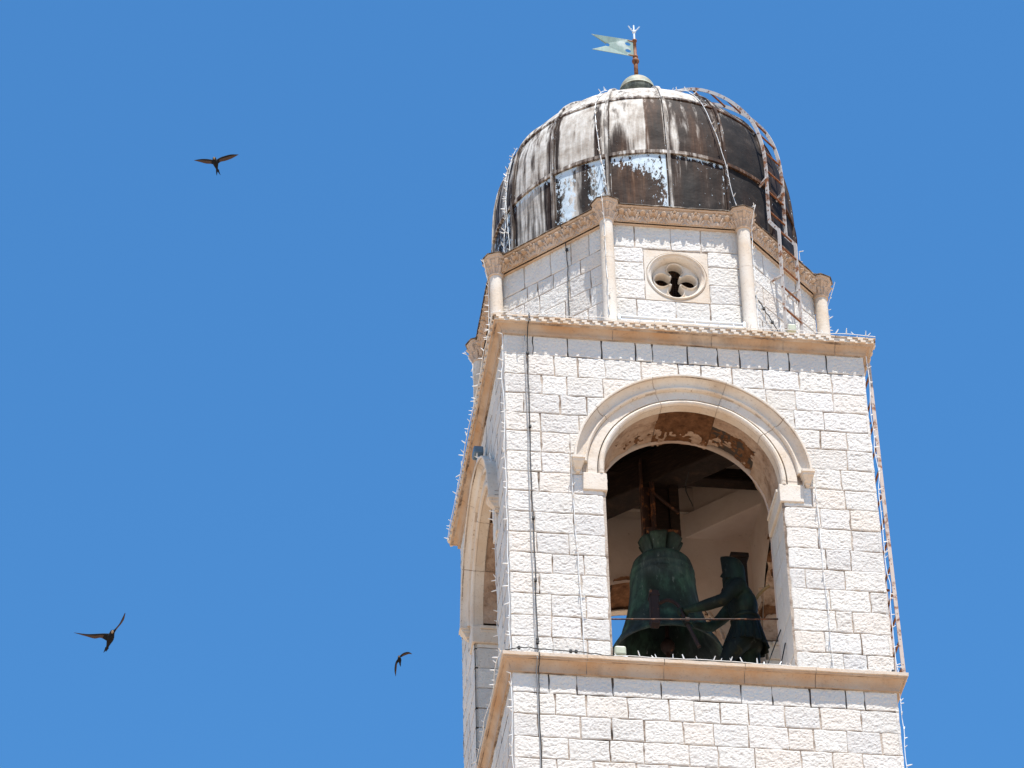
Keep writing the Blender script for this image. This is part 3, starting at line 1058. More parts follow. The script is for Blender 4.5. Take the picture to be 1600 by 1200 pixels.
setp(4, 0, lambda x, v: .08+.28*bump_(x, .32, .03)*(v > .3), lambda x, v: .05+.62*bump_(v, .97, .05)*(x > .15)+.45*bump_(x, .96, .04)*(v > .45), .12)
setp(5, 0, .04, lambda x, v: .08+.3*bump_(v, .98, .03)*(x < .4), .15)
setp(6, 0, .02, 0, .1)
setp(15, 0, .2, .3, .3)
pale += .28*(nzA-.5)+.22*(nzB-.5)
blue += .18*(nzB-.5)
brown = np.where((az > -67) & (az < 120), brown*.45, brown*.75+.03)+.5*(nzB-.5)
dent = .010*(vn(TH_*7, ZZ*3, 8)-.5)+.005*(vn(TH_*20, ZZ*6, 9)-.5)
RR2 = RR*(1+0*ZZ)+dent*np.clip(RR, 0, 1)
m = MB()
P_ = np.stack([RR2*np.cos(TH_), RR2*np.sin(TH_), ZZ], -1)
m.grid(P_, closeu=True, pale=pale, blue=blue, brown=brown)
dome = m.build('dome', [M_DOME], tower, smooth=True, fix=False)
WL[dome.name] = (0, 0, 0)
zr = np.concatenate([np.linspace(ZD0, 10.2, 40), ZD1+DH*np.sin(np.linspace(math.asin(2.0/DH), math.pi/2-.1, 40))[1:]])
def rib_paint(z, k):
    """weathering of a rib: bleached on the left of the dome, brown-black on the right"""
    left = ((-90+22.5*k+180) % 360-180) < -80 or ((-90+22.5*k+180) % 360-180) > 150
    return (.42 if left else .12)+.35*(vn(np.asarray(z)*3, np.full(len(z), k*1.7), 21)-.5)
for k in range(16):
    m = MB()
    a = -math.pi/2+k*math.pi/8
    n = np.array([math.cos(a), math.sin(a), 0])
    t = np.array([-n[1], n[0], 0])
    rows, pa = [], []
    rz_ = drad(zr)
    dr = np.gradient(rz_, zr)
    for j, z in enumerate(zr):
        nn = n*1.0-np.array([0, 0, dr[j]])
        nn /= np.linalg.norm(nn)
        c = n*rz_[j]+np.array([0, 0, z])
        wd = .030+.006*mn.noise(Vector((z*3, k*2.2, 0)))
        rows.append([c-nn*.02-t*wd*1.5, c+nn*.006-t*wd*1.45, c+nn*.008-t*wd, c+nn*.036-t*wd*.75, c+nn*.036+t*wd*.75, c+nn*.008+t*wd, c+nn*.006+t*wd*1.45, c-nn*.02+t*wd*1.5])
    pv = np.repeat(rib_paint(zr, k)[:, None], 8, 1)+np.array([0, .25, -.2, .1, .1, -.25, .15, 0])
    pv = np.where((zr > 10.34)[:, None] & (pv > .1), pv+.3, pv)
    m.grid(np.array(rows), pale=pv, blue=np.full(pv.shape, .18), brown=np.full(pv.shape, .5))
    sub(m, 'rib', [M_DOME], dome, fix=False)
for zs, hgt in ((9.09, .034), (10.34, .022)):
    m = MB()
    rows, pa = [], []
    A = np.linspace(0, 2*np.pi, 320, endpoint=False)
    dz = (drad(zs+.05)-drad(zs-.05))/.1
    for a in A:
        n = np.array([math.cos(a), math.sin(a), 0])
        nn = n-np.array([0, 0, dz])
        nn /= np.linalg.norm(nn)
        up = np.array([0, 0, 1.])+n*dz
        up /= np.linalg.norm(up)
        fl = .006*mn.noise(Vector((n[0]*9, n[1]*9, zs)))
        c = n*drad(zs)+np.array([0, 0, zs])
        rows.append([c-nn*.02+up*.06, c+nn*.010+up*.05, c+nn*(hgt*.8+fl)+up*.035, c+nn*(hgt+fl)-up*.028, c+nn*(hgt*.7+fl)-up*.036, c-nn*.02-up*.034])
        deg = (math.degrees(a)+180) % 360-180
        pa.append([.45 if (deg < -75 or deg > 150) else .16]*6)
    m.grid(np.array(rows), closeu=True, pale=np.array(pa), blue=np.full((320, 6), .1), brown=np.full((320, 6), .8))
    sub(m, 'seam_band', [M_DOME], dome, fix=False)
m = MB()
FX = .04
m.lathe([(.0, 11.55), (.26, 11.58), (.2, 11.75), (.15, 11.9), (.13, 12.05), (.15, 12.1), (.2, 12.14)]+[(.275*math.cos(t), 12.33+.275*math.sin(t)) for t in np.linspace(-.75, -.03, 12)]+[(.281, 12.322), (.284, 12.33), (.281, 12.338)]+[(.275*math.cos(t), 12.33+.275*math.sin(t)) for t in np.linspace(.04, math.pi/2, 16)], (FX, 0, 0), 48)
fo = m.build('ball_finial', [M_BALL], tower, smooth=True)

# ------------------------------------------------------------------ weather vane
vane = thing('weather_vane', 'swallow-tailed green copper weather vane on rusty pole atop the dome ball', 'weather vane', (FX, 0, 12.6))
m = MB()
m.lathe([(0, 12.55), (.034, 12.55), (.032, 12.93), (.03, 12.94), (.05, 12.955), (.058, 12.985), (.05, 13.015), (.034, 13.03), (.034, 13.06), (.042, 13.065), (.042, 13.085), (.026, 13.09), (.026, 13.40), (.038, 13.405), (.038, 13.43), (.024, 13.435), (0, 13.44)], (FX, 0, 0), 16)
m.build('pole', [M_RUNG], vane, smooth=True)
m = MB()
m.lathe([(0, 13.43), (.018, 13.435), (.017, 13.58), (.026, 13.59), (.03, 13.605), (.026, 13.62), (.015, 13.628), (.013, 13.745), (0, 13.75)], (FX, 0, 0), 12)
for s_ in (-1, 1):
    m.tube([(FX, 0, 13.60), (FX+s_*.05, -.01, 13.655), (FX+s_*.088, -.02, 13.71)], .009, 6)
m.tube([(FX, 0, 13.60), (FX, .05, 13.655), (FX, .085, 13.70)], .009, 6)
m.build('lightning_finial', [M_ZINC], vane)
def flag_shape():
    bm = bmesh.new()
    L, H = .70, .34
    ox, oz = .03, 13.065
    outer = [(ox, oz), (ox+.1, oz), (L, oz+.012)]
    outer += [(.47, oz+.145)]
    outer += [(.445+.036*math.cos(t), oz+.172+.036*math.sin(t)) for t in np.linspace(-.75, -2*math.pi+.75, 15)]
    outer += [(.47, oz+.197), (L, oz+H-.004), (ox+.1, oz+H), (ox, oz+H)]
    holes = [[(.118+.045*math.cos(t), oz+cz+.036*math.sin(t)) for t in np.linspace(0, 2*math.pi, 20, endpoint=False)] for cz in (.10, .245)]
    edges = []
    for loop in [outer]+holes:
        vs = [bm.verts.new((x, 0, z)) for x, z in loop]
        for i in range(len(vs)):
            edges.append(bm.edges.new((vs[i], vs[(i+1) % len(vs)])))
    res = bmesh.ops.triangle_fill(bm, use_beauty=True, use_dissolve=False, edges=edges)
    bm.verts.index_update()
    V = np.array([v.co[:] for v in bm.verts])
    F = [[v.index for v in f.verts] for f in bm.faces]
    # drop fill inside the holes
    F = [f for f in F if not any(all(np.hypot((V[i][0]-.118)/.046, (V[i][2]-oz-cz)/.037) < 1.02 for i in f) for cz in (.10, .245))]
    bm.free()
    return V, F, edges
Vf, Ff, _ = flag_shape()
vd = np.array([math.cos(rad(188)), math.sin(rad(188)), 0])
nd = np.array([-vd[1], vd[0], 0])
def put(V, off):
    warp = .012*np.sin(V[:, 0]*9)
    return np.outer(V[:, 0], vd)+np.outer(np.full(len(V), off)+warp, nd)+np.outer(V[:, 2], [0, 0, 1])+np.array([FX, 0, 0])
m = MB()
m.add(put(Vf, 0), Ff)
fl = m.build('flag', [M_VANE], vane)
sol = fl.modifiers.new('thickness', 'SOLIDIFY')
sol.thickness = .008*S
for z in (13.085, 13.385):
    m = MB()
    m.beam(np.array([FX, 0, z])+nd*.01, np.array([FX, 0, z])+vd*.12+nd*.012, .02, .022)
    m.build('flag_bracket', [M_RUNG], vane)

# ------------------------------------------------------------------ ladders
def copy_part(o, parent, off):
    c = o.copy()
    COL.objects.link(c)
    c.parent = parent
    c.location = Vector(o.location)+Vector([x*S for x in off])
    return c
az_ = rad(-45)
ln = np.array([math.cos(az_), math.sin(az_), 0])
lt = np.array([-math.sin(az_), math.cos(az_), 0])
lad = thing('dome_ladder', 'rusty white steel ladder curving over the right side of the dome', 'ladder', ln*2.47+np.array([0, 0, ZT]))
path = [(2.47, ZT), (2.47, 6.5), (2.48, 7.6), (2.49, 8.0), (2.485, 8.06), (2.37, 8.25), (2.345, 8.35), (2.35, 8.9), (2.36, 9.3), (2.325, 9.8), (2.19, 10.32), (1.93, 10.8), (1.61, 11.2), (1.27, 11.5), (.95, 11.66), (.7, 11.66), (.55, 11.60)]
pd = np.array(path)
sp = smoothpath(np.array([[a, b] for a, b in path[4:]]), 6)
full = np.concatenate([pd[:4], sp])
def ladpt(off):
    return np.outer(full[:, 0], ln)+np.outer(full[:, 1], [0, 0, 1])+lt*off
m = MB()
m.bar(ladpt(-.21), lt, .05, .016)
ra = m.build('rail', [M_RAIL], lad, fix=False)
copy_part(ra, lad, lt*.42)
# rungs by arc length
seg = np.concatenate([[0], np.cumsum(np.hypot(*np.diff(full, axis=0).T))])
Lt = seg[-1]
mr = MB()
mr.beam(lt*-.222, lt*.222, .026, .026, (0, 0, 1))
r0 = None
s_ = .30
while s_ < Lt-.25:
    x = np.interp(s_, seg, full[:, 0])
    z = np.interp(s_, seg, full[:, 1])
    pos = ln*x+np.array([0, 0, z])
    if r0 is None:
        r0 = mr.build('rung', [M_RUNG], None)
        r0.parent = lad
    else:
        r0c = r0.copy()
        COL.objects.link(r0c)
        r0c.parent = lad
    (r0 if s_ < .31 else r0c).location = Vector(pos*S)-Vector(wloc(lad))
    s_ += .385
for zb in (9.12, 7.2):
    for off in (-.21, .21):
        m = MB()
        rail_r = np.interp(zb, full[:8, 1], full[:8, 0]) if zb < 8 else 2.35
        inner = (drad(zb)-.02) if zb > 8 else AP-.02
        p0 = ln*rail_r+lt*off+np.array([0, 0, zb])
        p1 = ln*(inner-.03)+lt*off+np.array([0, 0, zb-.12 if zb > 8 else zb])
        m.beam(p0, p1, .035, .035)
        if zb > 8:
            m.box(p1+ln*.02, (.012, .05, .09), 0, [ln, lt, (0, 0, 1)], .004)
        m.build('bracket', [M_RAIL], lad)

wl = thing('wall_ladder', 'thin rusty ladder fixed beside the right corner of the belfry wall', 'ladder', (2.66, -2.4, 0))
m = MB()
m.bar([(2.635, -2.42, .0), (2.60, -2.42, 2.6), (2.575, -2.42, 5.22), (2.57, -2.42, 5.30)], (1, 0, 0), .055, .02)
# flat side faces the viewer
m2 = MB()
m2.bar([(2.642, -2.42, .0), (2.612, -2.42, 2.6), (2.592, -2.42, 5.20), (2.587, -2.42, 5.27)], (0, 1, 0), .05, .018)
wr = m2.build('rail', [M_WRAIL], wl, fix=False)
copy_part(wr, wl, (0, .42, 0))
rb = None
for i in range(13):
    z = .26+.402*i
    x = np.interp(z, [0, 2.6, 5.2], [2.642, 2.612, 2.592])
    if rb is None:
        mr = MB()
        mr.beam((0, -.43, 0), (0, .01, 0), .028, .028)
        rb = mr.build('rung', [M_RUNG], None)
        o = rb
    else:
        o = rb.copy()
        COL.objects.link(o)
    o.parent = wl
    o.location = Vector((x*S, (-2.0)*S, z*S))-Vector(wloc(wl))
for z in (1.6, 4.4):
    m = MB()
    x = np.interp(z, [0, 2.6, 5.2], [2.642, 2.612, 2.592])
    m.beam((2.45, -2.2, z), (x, -2.2, z), .03, .03)
    m.build('bracket', [M_RUNG], wl)

# ------------------------------------------------------------------ bell and its hanging frame
bell = thing('bell', 'large green bronze bell hanging in the belfry arch', 'bell', (0, 0, 1.86))
outp = [(.77, 1.86), (.775, 1.885), (.755, 1.93), (.70, 2.02), (.645, 2.12), (.60, 2.22), (.605, 2.24), (.60, 2.26), (.575, 2.34), (.53, 2.50), (.495, 2.68), (.468, 2.88), (.455, 3.06), (.46, 3.075), (.46, 3.095), (.45, 3.11), (.446, 3.18), (.454, 3.195), (.454, 3.21), (.445, 3.225), (.435, 3.29), (.41, 3.38), (.36, 3.44), (.28, 3.48), (.2, 3.50), (0, 3.505)]
inp = [(0, 3.42), (.25, 3.40), (.35, 3.34), (.38, 3.2), (.40, 3.0), (.44, 2.7), (.50, 2.4), (.57, 2.15), (.66, 1.97), (.72, 1.88), (.745, 1.86), (.77, 1.86)]
m = MB()
m.lathe(outp[::-1]+[(.765, 1.855)]+inp[::-1][1:], seg=96)
bb = m.build('bell_body', [M_BELL], bell, smooth=True)
bb.data.set_sharp_from_angle(angle=rad(40))
m = MB()
for q in range(6):
    a = q*math.pi/3+.25
    n = np.array([math.cos(a), math.sin(a), 0])
    t = np.array([-n[1], n[0], 0])
    rows = []
    for z, rr, w_, th_ in ((3.46, .16, .10, .05), (3.54, .175, .095, .05), (3.64, .20, .10, .055), (3.73, .24, .125, .06), (3.78, .262, .135, .05), (3.795, .25, .12, .03)):
        c = n*rr+np.array([0, 0, z])
        rows.append([c+t*w_*x+n*th_*y for x, y in ((-1, -.7), (-.8, .8), (0, 1), (.8, .8), (1, -.7), (0, -1))])
    rows = [[np.mean(rows[0], 0)]*6]+rows+[[np.mean(rows[-1], 0)]*6]
    m.grid(np.array(rows), closev=True)
m.lathe([(.0, 3.46), (.13, 3.47), (.14, 3.6), (.17, 3.7), (.22, 3.78), (0, 3.8)], seg=20)
m.build('crown', [M_BELL], bell, smooth=True)
m = MB()
m.tube(smoothpath([(0, 0, 3.48), (.01, 0, 3.0), (.02, 0, 2.4), (.02, 0, 2.05), (.02, 0, 1.8)], 6), .03, 10)
m.lathe([(0, 1.90), (.06, 1.93), (.1, 2.0), (.1, 2.06), (.05, 2.14), (0, 2.16)], (.02, 0, 0), 16)
m.build('clapper', [M_HAM], bell, smooth=True)

frm = thing('timber_carrier', 'dark timber beams and rusty steel hangers holding the bell', 'beams', (0, 0, 4.7))
dg = np.array([1.2, -1.12, 0])/math.hypot(1.2, 1.12)
dp = np.array([-dg[1], dg[0], 0])
m = MB()
m.beam(-dg*2.2+np.array([0, .02, 5.02]), dg*2.2+np.array([0, .02, 5.02]), .40, .56, bev=.02)
m.build('main_beam', [M_TIMB], frm)
m = MB()
m.beam(np.array([-1.75, .35, 5.25]), np.array([1.75, .35, 5.25]), .22, .22, bev=.02)
m.build('joist', [M_TIMB], frm)
m = MB()
m.beam(np.array([-1.75, -.75, 5.45]), np.array([1.75, -.75, 5.45]), .22, .22, bev=.02)
m.build('joist', [M_TIMB], frm)
# left hanger: a steel channel
m = MB()
for dx in (-.055, .055):
    m.box((-.17+dx*1.35, -.06, 4.42), (.014, .08, .72), 0, None, .003)
m.box((-.17, .005, 4.42), (.074, .010, .72), 0, None, .003)
m.build('hanger', [M_RUSTDK], frm)
m = MB()
m.box((-.10, -.10, 4.35), (.035, .02, .55), 0, None, .005)
m.box((-.16, -.12, 3.86), (.06, .05, .07), 0, None, .02)
m.build('strap', [M_RUSTDK], frm)
m = MB()
m.box((.215, .0, 4.52), (.07, .09, .62), 0, None, .01)
m.build('hanger', [M_TIMB], frm)
m = MB()
m.box((.04, .05, 4.52), (.14, .04, .56), 0, None, .01)
m.build('back_plate', [M_TIMB], frm)
m = MB()
m.beam((-.12, -.12, 4.58), (.26, -.12, 4.22), .04, .04)
m.build('diagonal_brace', [M_RUSTDK], frm)
m = MB()
m.box((0.02, 0, 3.90), (.27, .1, .06), 0, None, .015)
m.build('yoke', [M_RUSTDK], frm)

# ------------------------------------------------------------------ bronze bell-striker statue
stat = thing('statue', 'dark green bronze bell-striker figure in helmet and pleated skirt', 'statue', (.82, -1.13, 0))
def capsule(m, a, b, ra, rb_, n=10, seg=14):
    a, b = np.asarray(a, float), np.asarray(b, float)
    d = b-a
    L = np.linalg.norm(d)
    prof = [(ra*math.cos(t), ra*math.sin(t)) for t in np.linspace(-math.pi/2, 0, 6)]
    prof += [(ra+(rb_-ra)*t, L*t) for t in np.linspace(.1, .9, n-2)]
    prof += [(rb_*math.cos(t), L+rb_*math.sin(t)) for t in np.linspace(0, math.pi/2, 6)]
    prof[0] = (0, -ra)
    prof[-1] = (0, L+rb_)
    m.lathe(prof, a, seg, axis=d/L)
def ell(m, c, r, seg=18):
    t = np.linspace(-np.pi/2, np.pi/2, 12)
    th2 = np.linspace(0, 2*np.pi, seg, endpoint=False)
    P_ = np.stack([np.cos(t)[None]*np.cos(th2)[:, None]*r[0], np.cos(t)[None]*np.sin(th2)[:, None]*r[1], np.repeat(np.sin(t)[None]*r[2], seg, 0)], -1)
    m.grid(P_+np.asarray(c, float), closeu=True)
def limb(m, pts, rs):
    for i in range(len(pts)-1):
        capsule(m, pts[i], pts[i+1], rs[i], rs[i+1])
m = MB()
# torso, neck
capsule(m, (0.920, -1.13, 1.42), (0.880, -1.13, 1.66), .21, .18)
ell(m, (0.920, -1.13, 1.40), (.20, .245, .17))
ell(m, (0.860, -1.13, 1.93), (.20, .275, .28))
ell(m, (0.820, -1.13, 2.06), (.185, .30, .17))
capsule(m, (0.800, -1.13, 2.2), (0.750, -1.13, 2.36), .085, .075)
# head facing the bell (-X), face details
ell(m, (0.720, -1.13, 2.47), (.115, .098, .145))
ell(m, (0.675, -1.13, 2.40), (.07, .07, .075))
capsule(m, (0.613, -1.13, 2.49), (0.592, -1.13, 2.445), .014, .020)
ell(m, (0.613, -1.13, 2.385), (.02, .034, .009))
ell(m, (0.616, -1.13, 2.372), (.018, .03, .009))
for s_ in (-1, 1):
    ell(m, (0.622, -1.13+s_*.038, 2.482), (.014, .018, .012))
    ell(m, (0.630, -1.13+s_*.04, 2.51), (.022, .034, .010))
    ell(m, (0.735, -1.13+s_*.10, 2.455), (.03, .014, .042))
# near (left) arm reaching to the hammer
limb(m, [(.76, -1.37, 2.13), (.64, -1.43, 1.99), (.53, -1.44, 1.84)], [.125, .105, .082])
limb(m, [(.53, -1.44, 1.84), (.30, -1.38, 1.775), (.05, -1.28, 1.745)], [.088, .080, .047])
# far (right) arm
limb(m, [(.78, -.90, 2.12), (.60, -.86, 1.92), (.47, -.88, 1.78)], [.115, .085, .07])
limb(m, [(.47, -.88, 1.78), (.34, -.98, 1.70), (.20, -1.12, 1.62)], [.072, .066, .042])
# legs
limb(m, [(.80, -1.24, 1.36), (.67, -1.27, 1.17), (.56, -1.27, 1.0)], [.16, .135, .10])
limb(m, [(.56, -1.27, 1.0), (.60, -1.27, .78), (.655, -1.27, .44)], [.10, .098, .058])
limb(m, [(.92, -1.02, 1.36), (.94, -1.0, 1.15), (.94, -.99, .95)], [.16, .135, .10])
limb(m, [(.94, -.99, .95), (.98, -.99, .75), (1.03, -.99, .44)], [.10, .098, .058])
for (x, y) in ((.655, -1.27), (1.03, -.99)):
    capsule(m, (x+.04, y, .40), (x-.17, y, .39), .05, .036)
# hands closed round the handle, each finger separate
def hand(c, ax, toward, side):
    c, ax, toward = np.asarray(c, float), np.asarray(ax, float), np.asarray(toward, float)
    ax /= np.linalg.norm(ax)
    toward /= np.linalg.norm(toward)
    nrm = np.cross(ax, toward)*side
    nrm /= np.linalg.norm(nrm)
    capsule(m, c-toward*.05+nrm*.025-ax*.03, c-toward*.05+nrm*.025+ax*.03, .034, .034)
    for i in range(4):
        k = c+ax*(-.042+.028*i)
        ln_ = (.9, 1.05, 1.0, .8)[i]
        pts = [k-toward*.03+nrm*.036, k+toward*.012*ln_+nrm*.042, k+toward*.042*ln_+nrm*.012, k+toward*.034*ln_-nrm*.022, k+toward*.004-nrm*.036]
        m.tube(smoothpath(pts, 4), [.0135]*17, 7)
    m.tube(smoothpath([c-toward*.06+ax*.045+nrm*.012, c-toward*.035+ax*.06-nrm*.02, c+toward*.005+ax*.052-nrm*.036], 4), [.015]*9, 7)
HA = np.array([-.22, .05, .62])      # handle direction, butt to head
HA /= np.linalg.norm(HA)
H0 = np.array([-.01, -1.235, 1.735])
hand(H0, HA, (-1, .25, -.15), -1)
hand(H0-HA*.17, HA, (-1, -.25, -.1), 1)
body = m.build('figure', [M_STAT], stat, fix=True)
rm = body.modifiers.new('one_skin', 'REMESH')
rm.mode = 'VOXEL'
rm.voxel_size = .0125*S
rm.use_smooth_shade = True
sm_ = body.modifiers.new('soften', 'SMOOTH')
sm_.factor = .5
sm_.iterations = 4
# pleated skirt
m = MB()
th = np.linspace(0, 2*np.pi, 128, endpoint=False)
rows = []
for t in np.linspace(0, 1, 16):
    z = 1.72-.46*t
    rx, ry = .185+.125*t**1.1, .205+.115*t**1.1
    pl = .016*t*np.sign(np.sin(th*16))*np.abs(np.sin(th*16))**.5
    rows.append(np.stack([.885-.03*t+(rx+pl)*np.cos(th), -1.13+(ry+pl)*np.sin(th), np.full(128, z)+.012*np.sin(th*2)*t], -1))
for t in (1, .5, 0):
    z = 1.715-.45*t
    rows.append(np.stack([.885-.03*t+(.16+.125*t)*np.cos(th), -1.13+(.18+.115*t)*np.sin(th), np.full(128, z)+.012*np.sin(th*2)*t], -1))
m.grid(np.array(rows), closev=True)
m.build('skirt', [M_STAT], stat)
m = MB()
m.lathe([(.17, 1.70), (.205, 1.70), (.212, 1.73), (.205, 1.76), (.17, 1.76)], (0, 0, 0), 48)
m.v[-1] = m.v[-1]*np.array([.97, 1.06, 1])+np.array([.88, -1.13, 0])
m.build('belt', [M_STAT], stat, smooth=True)
# helmet: hood with a pointed front peak, open over the face
m = MB()
ths = np.linspace(0, 2*np.pi, 48, endpoint=False)
fr_ = np.clip(-np.cos(ths), 0, 1)
rows = []
ctl = np.array([(2.24, .66, .93, .13), (2.32, .64, .925, .135), (2.42, .622, .92, .145), (2.52, .612, .92, .148), (2.60, .605, .912, .142), (2.67, .598, .885, .125), (2.72, .593, .84, .09), (2.755, .592, .76, .05), (2.77, .60, .68, .015)])
for z in np.concatenate([np.linspace(2.24, 2.77, 28)]):
    xf, xb, hw = (np.interp(z, ctl[:, 0], ctl[:, i]) for i in (1, 2, 3))
    cx, rx = (xf+xb)/2, (xb-xf)/2
    sgn = np.sign(np.cos(ths))
    X = cx+rx*np.cos(ths)
    Y = hw*np.sin(ths)*(1-.35*fr_**2*np.clip((z-2.55)*8, 0, 1))
    X = np.where((fr_ > .80) & (z < 2.53) & (z > 2.34), X+.045, X)
    rows.append(np.stack([X, -1.13+Y, np.full(48, z)], -1))
m.grid(np.array(rows), closev=True)
m.grid(np.array([rows[-1], np.repeat(rows[-1].mean(0)[None], 48, 0)]), closev=True)
for s_ in (-1, 1):
    m.box((.675, -1.13+s_*.105, 2.44), (.05, .012, .09), 0, None, .01)
m.lathe([(.10, 2.25), (.185, 2.21), (.19, 2.22), (.15, 2.29), (.13, 2.37)], (.77, -1.13, 0), 32)
he = m.build('helmet', [M_STAT], stat, smooth=True)
m = MB()
m.box((.84, -1.13, .17), (.42, .36, .17), 0, None, .03)
m.build('plinth', [M_PLAS], stat)

ham = thing('hammer', 'rusty long-handled striking hammer held by the bronze figure before the bell', 'hammer', tuple(H0))
m = MB()
top = H0+HA*.22
m.tube(smoothpath([H0-HA*.62, H0-HA*.3, H0, H0+HA*.14, top+np.array([-.08, .06, .04]), top+np.array([-.2, .16, .04])], 6), .026, 10)
m.build('handle', [M_HAM], ham, smooth=True)
m = MB()
hc = top+np.array([-.25, .2, -.02])
m.box(hc, (.062, .07, .28), 0, None, .02)
m.box(hc+np.array([0, 0, .20]), (.07, .078, .02), 0, None, .005)
m.box(hc+np.array([0, 0, -.20]), (.07, .078, .02), 0, None, .005)
m.build('hammer_head', [M_HAM], ham)

# dark post behind the figure, rope stub, tie rod and stay wires
m = MB()
m.box((1.02, -.35, 1.65), (.10, .08, 1.66), 0, None, .015)
m.box((1.02, -.35, 3.33), (.13, .11, .04), 0, None, .015)
tag(m.build('post', [M_TIMB], None, origin=(1.02, -.35, 0)), 'dark timber post standing right behind the bronze figure', 'post')
m = MB()
pts = smoothpath([(.95, -1.12, 2.05), (1.02, -1.15, 2.06), (1.1, -1.2, 2.16), (1.21, -1.3, 2.22)], 8)
m.tube(pts, .022, 8)
for i in range(0, len(pts)-1, 2):
    m.tube([pts[i]-(0, 0, .012), pts[i]+(0.008, 0, .022)], .022, 6)
tag(m.build('rope', [plain('frayed_rope', (.30, .20, .09), .9)], None, origin=(.95, -1.12, 2.05)), 'frayed ochre rope from the figure\'s back to the right jamb', 'rope')
m = MB()
m.tube([(-1.25, -1.66, 1.25), (0, -1.66, 1.33), (1.25, -1.66, 1.42)], .011, 8)
m.box((-.02, -1.66, 1.33), (.03, .02, .02), 0, None, .005)
tag(m.build('tie_rod', [M_RUSTDK], None, origin=(0, -1.66, 1.33)), 'thin rusty rod spanning the front arch across bell and figure', 'tie rod')
for i, (a, b, lab) in enumerate((((1.2, -1.80, 1.15), (.90, -1.80, .35), 'thin dark stay wire slanting nearest the right jamb, left of its twin'), ((1.2, -2.0, .80), (1.06, -2.0, .2), 'thin dark stay wire, the steeper one by the right jamb'))):
    m = MB()
    m.tube([a, ((np.array(a)+b)/2).tolist(), b], .009, 6)
    tag(m.build('stay_wire', [M_BLACK], None, origin=b), lab, 'wire', 'stay wires beside the figure')

# ------------------------------------------------------------------ lamps
ft = thing('light_batten', 'long white lamp batten lying at the foot of the drum below the quatrefoil', 'lamp', (0, -2.42, ZT))
m = MB()
m.box((0, -2.415, 5.765), (.88, .028, .022), 0, None, .008)
m.build('housing', [M_WHITE], ft)
m = MB()
m.tube([(-.86, -2.43, 5.812), (0, -2.43, 5.812), (.86, -2.43, 5.812)], .026, 12)
m.build('tube', [M_WHITE], ft, smooth=True)
for x in (-.875, .875):
    m = MB()
    m.box((x, -2.42, 5.80), (.022, .036, .045), 0, None, .008)
    m.build('end_cap', [M_ZINC], ft)
for x in (-.6, .6):
    m = MB()
    m.box((x, -2.415, 5.65), (.02, .02, .105), 0, None, .004)
    m.build('foot', [M_ZINC], ft)
fl1 = thing('floodlight', 'small beige floodlight standing on the arch sill at its left end', 'floodlight', (-1.1, -2.55, 0))
m = MB()
m.box((-1.1, -2.52, .15), (.075, .05, .07), 0, None, .025)
m.build('housing', [M_LAMP], fl1)
m = MB()
m.box((-1.1, -2.52, .04), (.09, .04, .03), 0, None, .008)
m.build('bracket', [M_ZINC], fl1)
fl2 = thing('floodlight', 'blue grey floodlight clamped on the hood mould of the left side arch', 'floodlight', (-2.62, -.5, 4.6))
m = MB()
m.box((-2.62, -.52, 4.76), (.07, .10, .06), 0, None, .02)
m.build('housing', [M_BLUEL], fl2)
m = MB()
m.box((-2.58, -.5, 4.66), (.02, .03, .07), 0, None, .005)
m.box((-2.59, -.56, 4.61), (.05, .06, .02), 0, None, .005)
m.build('bracket', [M_ZINC], fl2)
fl3 = thing('floodlight', 'small grey floodlight at the foot of the dome ladder on the cornice', 'floodlight', (1.62, -2.1, ZT))
m = MB()
m.box((1.62, -2.1, 6.05), (.06, .07, .06), 0, None, .02)
m.build('housing', [M_LAMP], fl3)
m = MB()
m.box((1.62, -2.08, 5.77), (.02, .02, .23), 0, None, .005)
m.box((1.62, -2.08, ZT+.012), (.06, .06, .012), 0, None, .004)
m.build('bracket', [M_ZINC], fl3)

# ------------------------------------------------------------------ strings of little lights
bm_ = MB()
bm_.lathe([(0, 0), (.007, .0), (.008, .02), (.0065, .023), (.0065, .035), (.0045, .060), (0, .066)], seg=6)
bulb0 = bm_.build('light_bulb', [M_WHITE], None)
used = [False]
def light_string(pts, n, out, label, sag=.0, jit=.03, seed=0, r=.005):
    rr = random.Random(seed)
    pts = np.asarray(pts, float)
    seg_ = np.concatenate([[0], np.cumsum(np.linalg.norm(np.diff(pts, axis=0), axis=1))])
    k = max(12, int(seg_[-1]/.09))
    ss = np.linspace(0, seg_[-1], k)
    Q = np.stack([np.interp(ss, seg_, pts[:, i]) for i in range(3)], 1)
    o = np.asarray(out, float)
    jn = np.array([[mn.noise(Vector((s_*2.2, seed*3.7, c*9.0))) for c in range(3)] for s_ in ss])
    Q = Q+jn*jit
    Q = Q+np.outer(np.abs(jn[:, 0])*jit*.6, o)
    t = thing('light_string', label, 'string lights', tuple(pts[-1]), 'strings of small white lights on the tower')
    m = MB()
    m.tube(Q, r, 5)
    m.build('cord', [M_WHITE], t, fix=False)
    for i in range(n):
        s_ = (i+rr.uniform(-.2, 1.2))/n*seg_[-1]
        s_ = min(max(s_, 0), seg_[-1])
        if rr.random() < .15:
            continue
        p = np.array([np.interp(s_, ss, Q[:, c]) for c in range(3)])
        d = Vector(o)*rr.uniform(.6, 1.2)+Vector((rr.uniform(-.8, .8), rr.uniform(-.8, .8), rr.uniform(-.35, .9)))
        if used[0]:
            b = bulb0.copy()
            COL.objects.link(b)
        else:
            b = bulb0
            used[0] = True
        b.parent = t
        b.rotation_mode = 'QUATERNION'
        b.scale = [rr.uniform(.65, 1.25)]*3
        b.rotation_quaternion = d.to_track_quat('Z', 'Y')
        b.location = Vector(p*S)-Vector(wloc(t))
    return t
E = .025
n112 = lambda deg, r, z: (r*math.cos(rad(deg)), r*math.sin(rad(deg)), z)
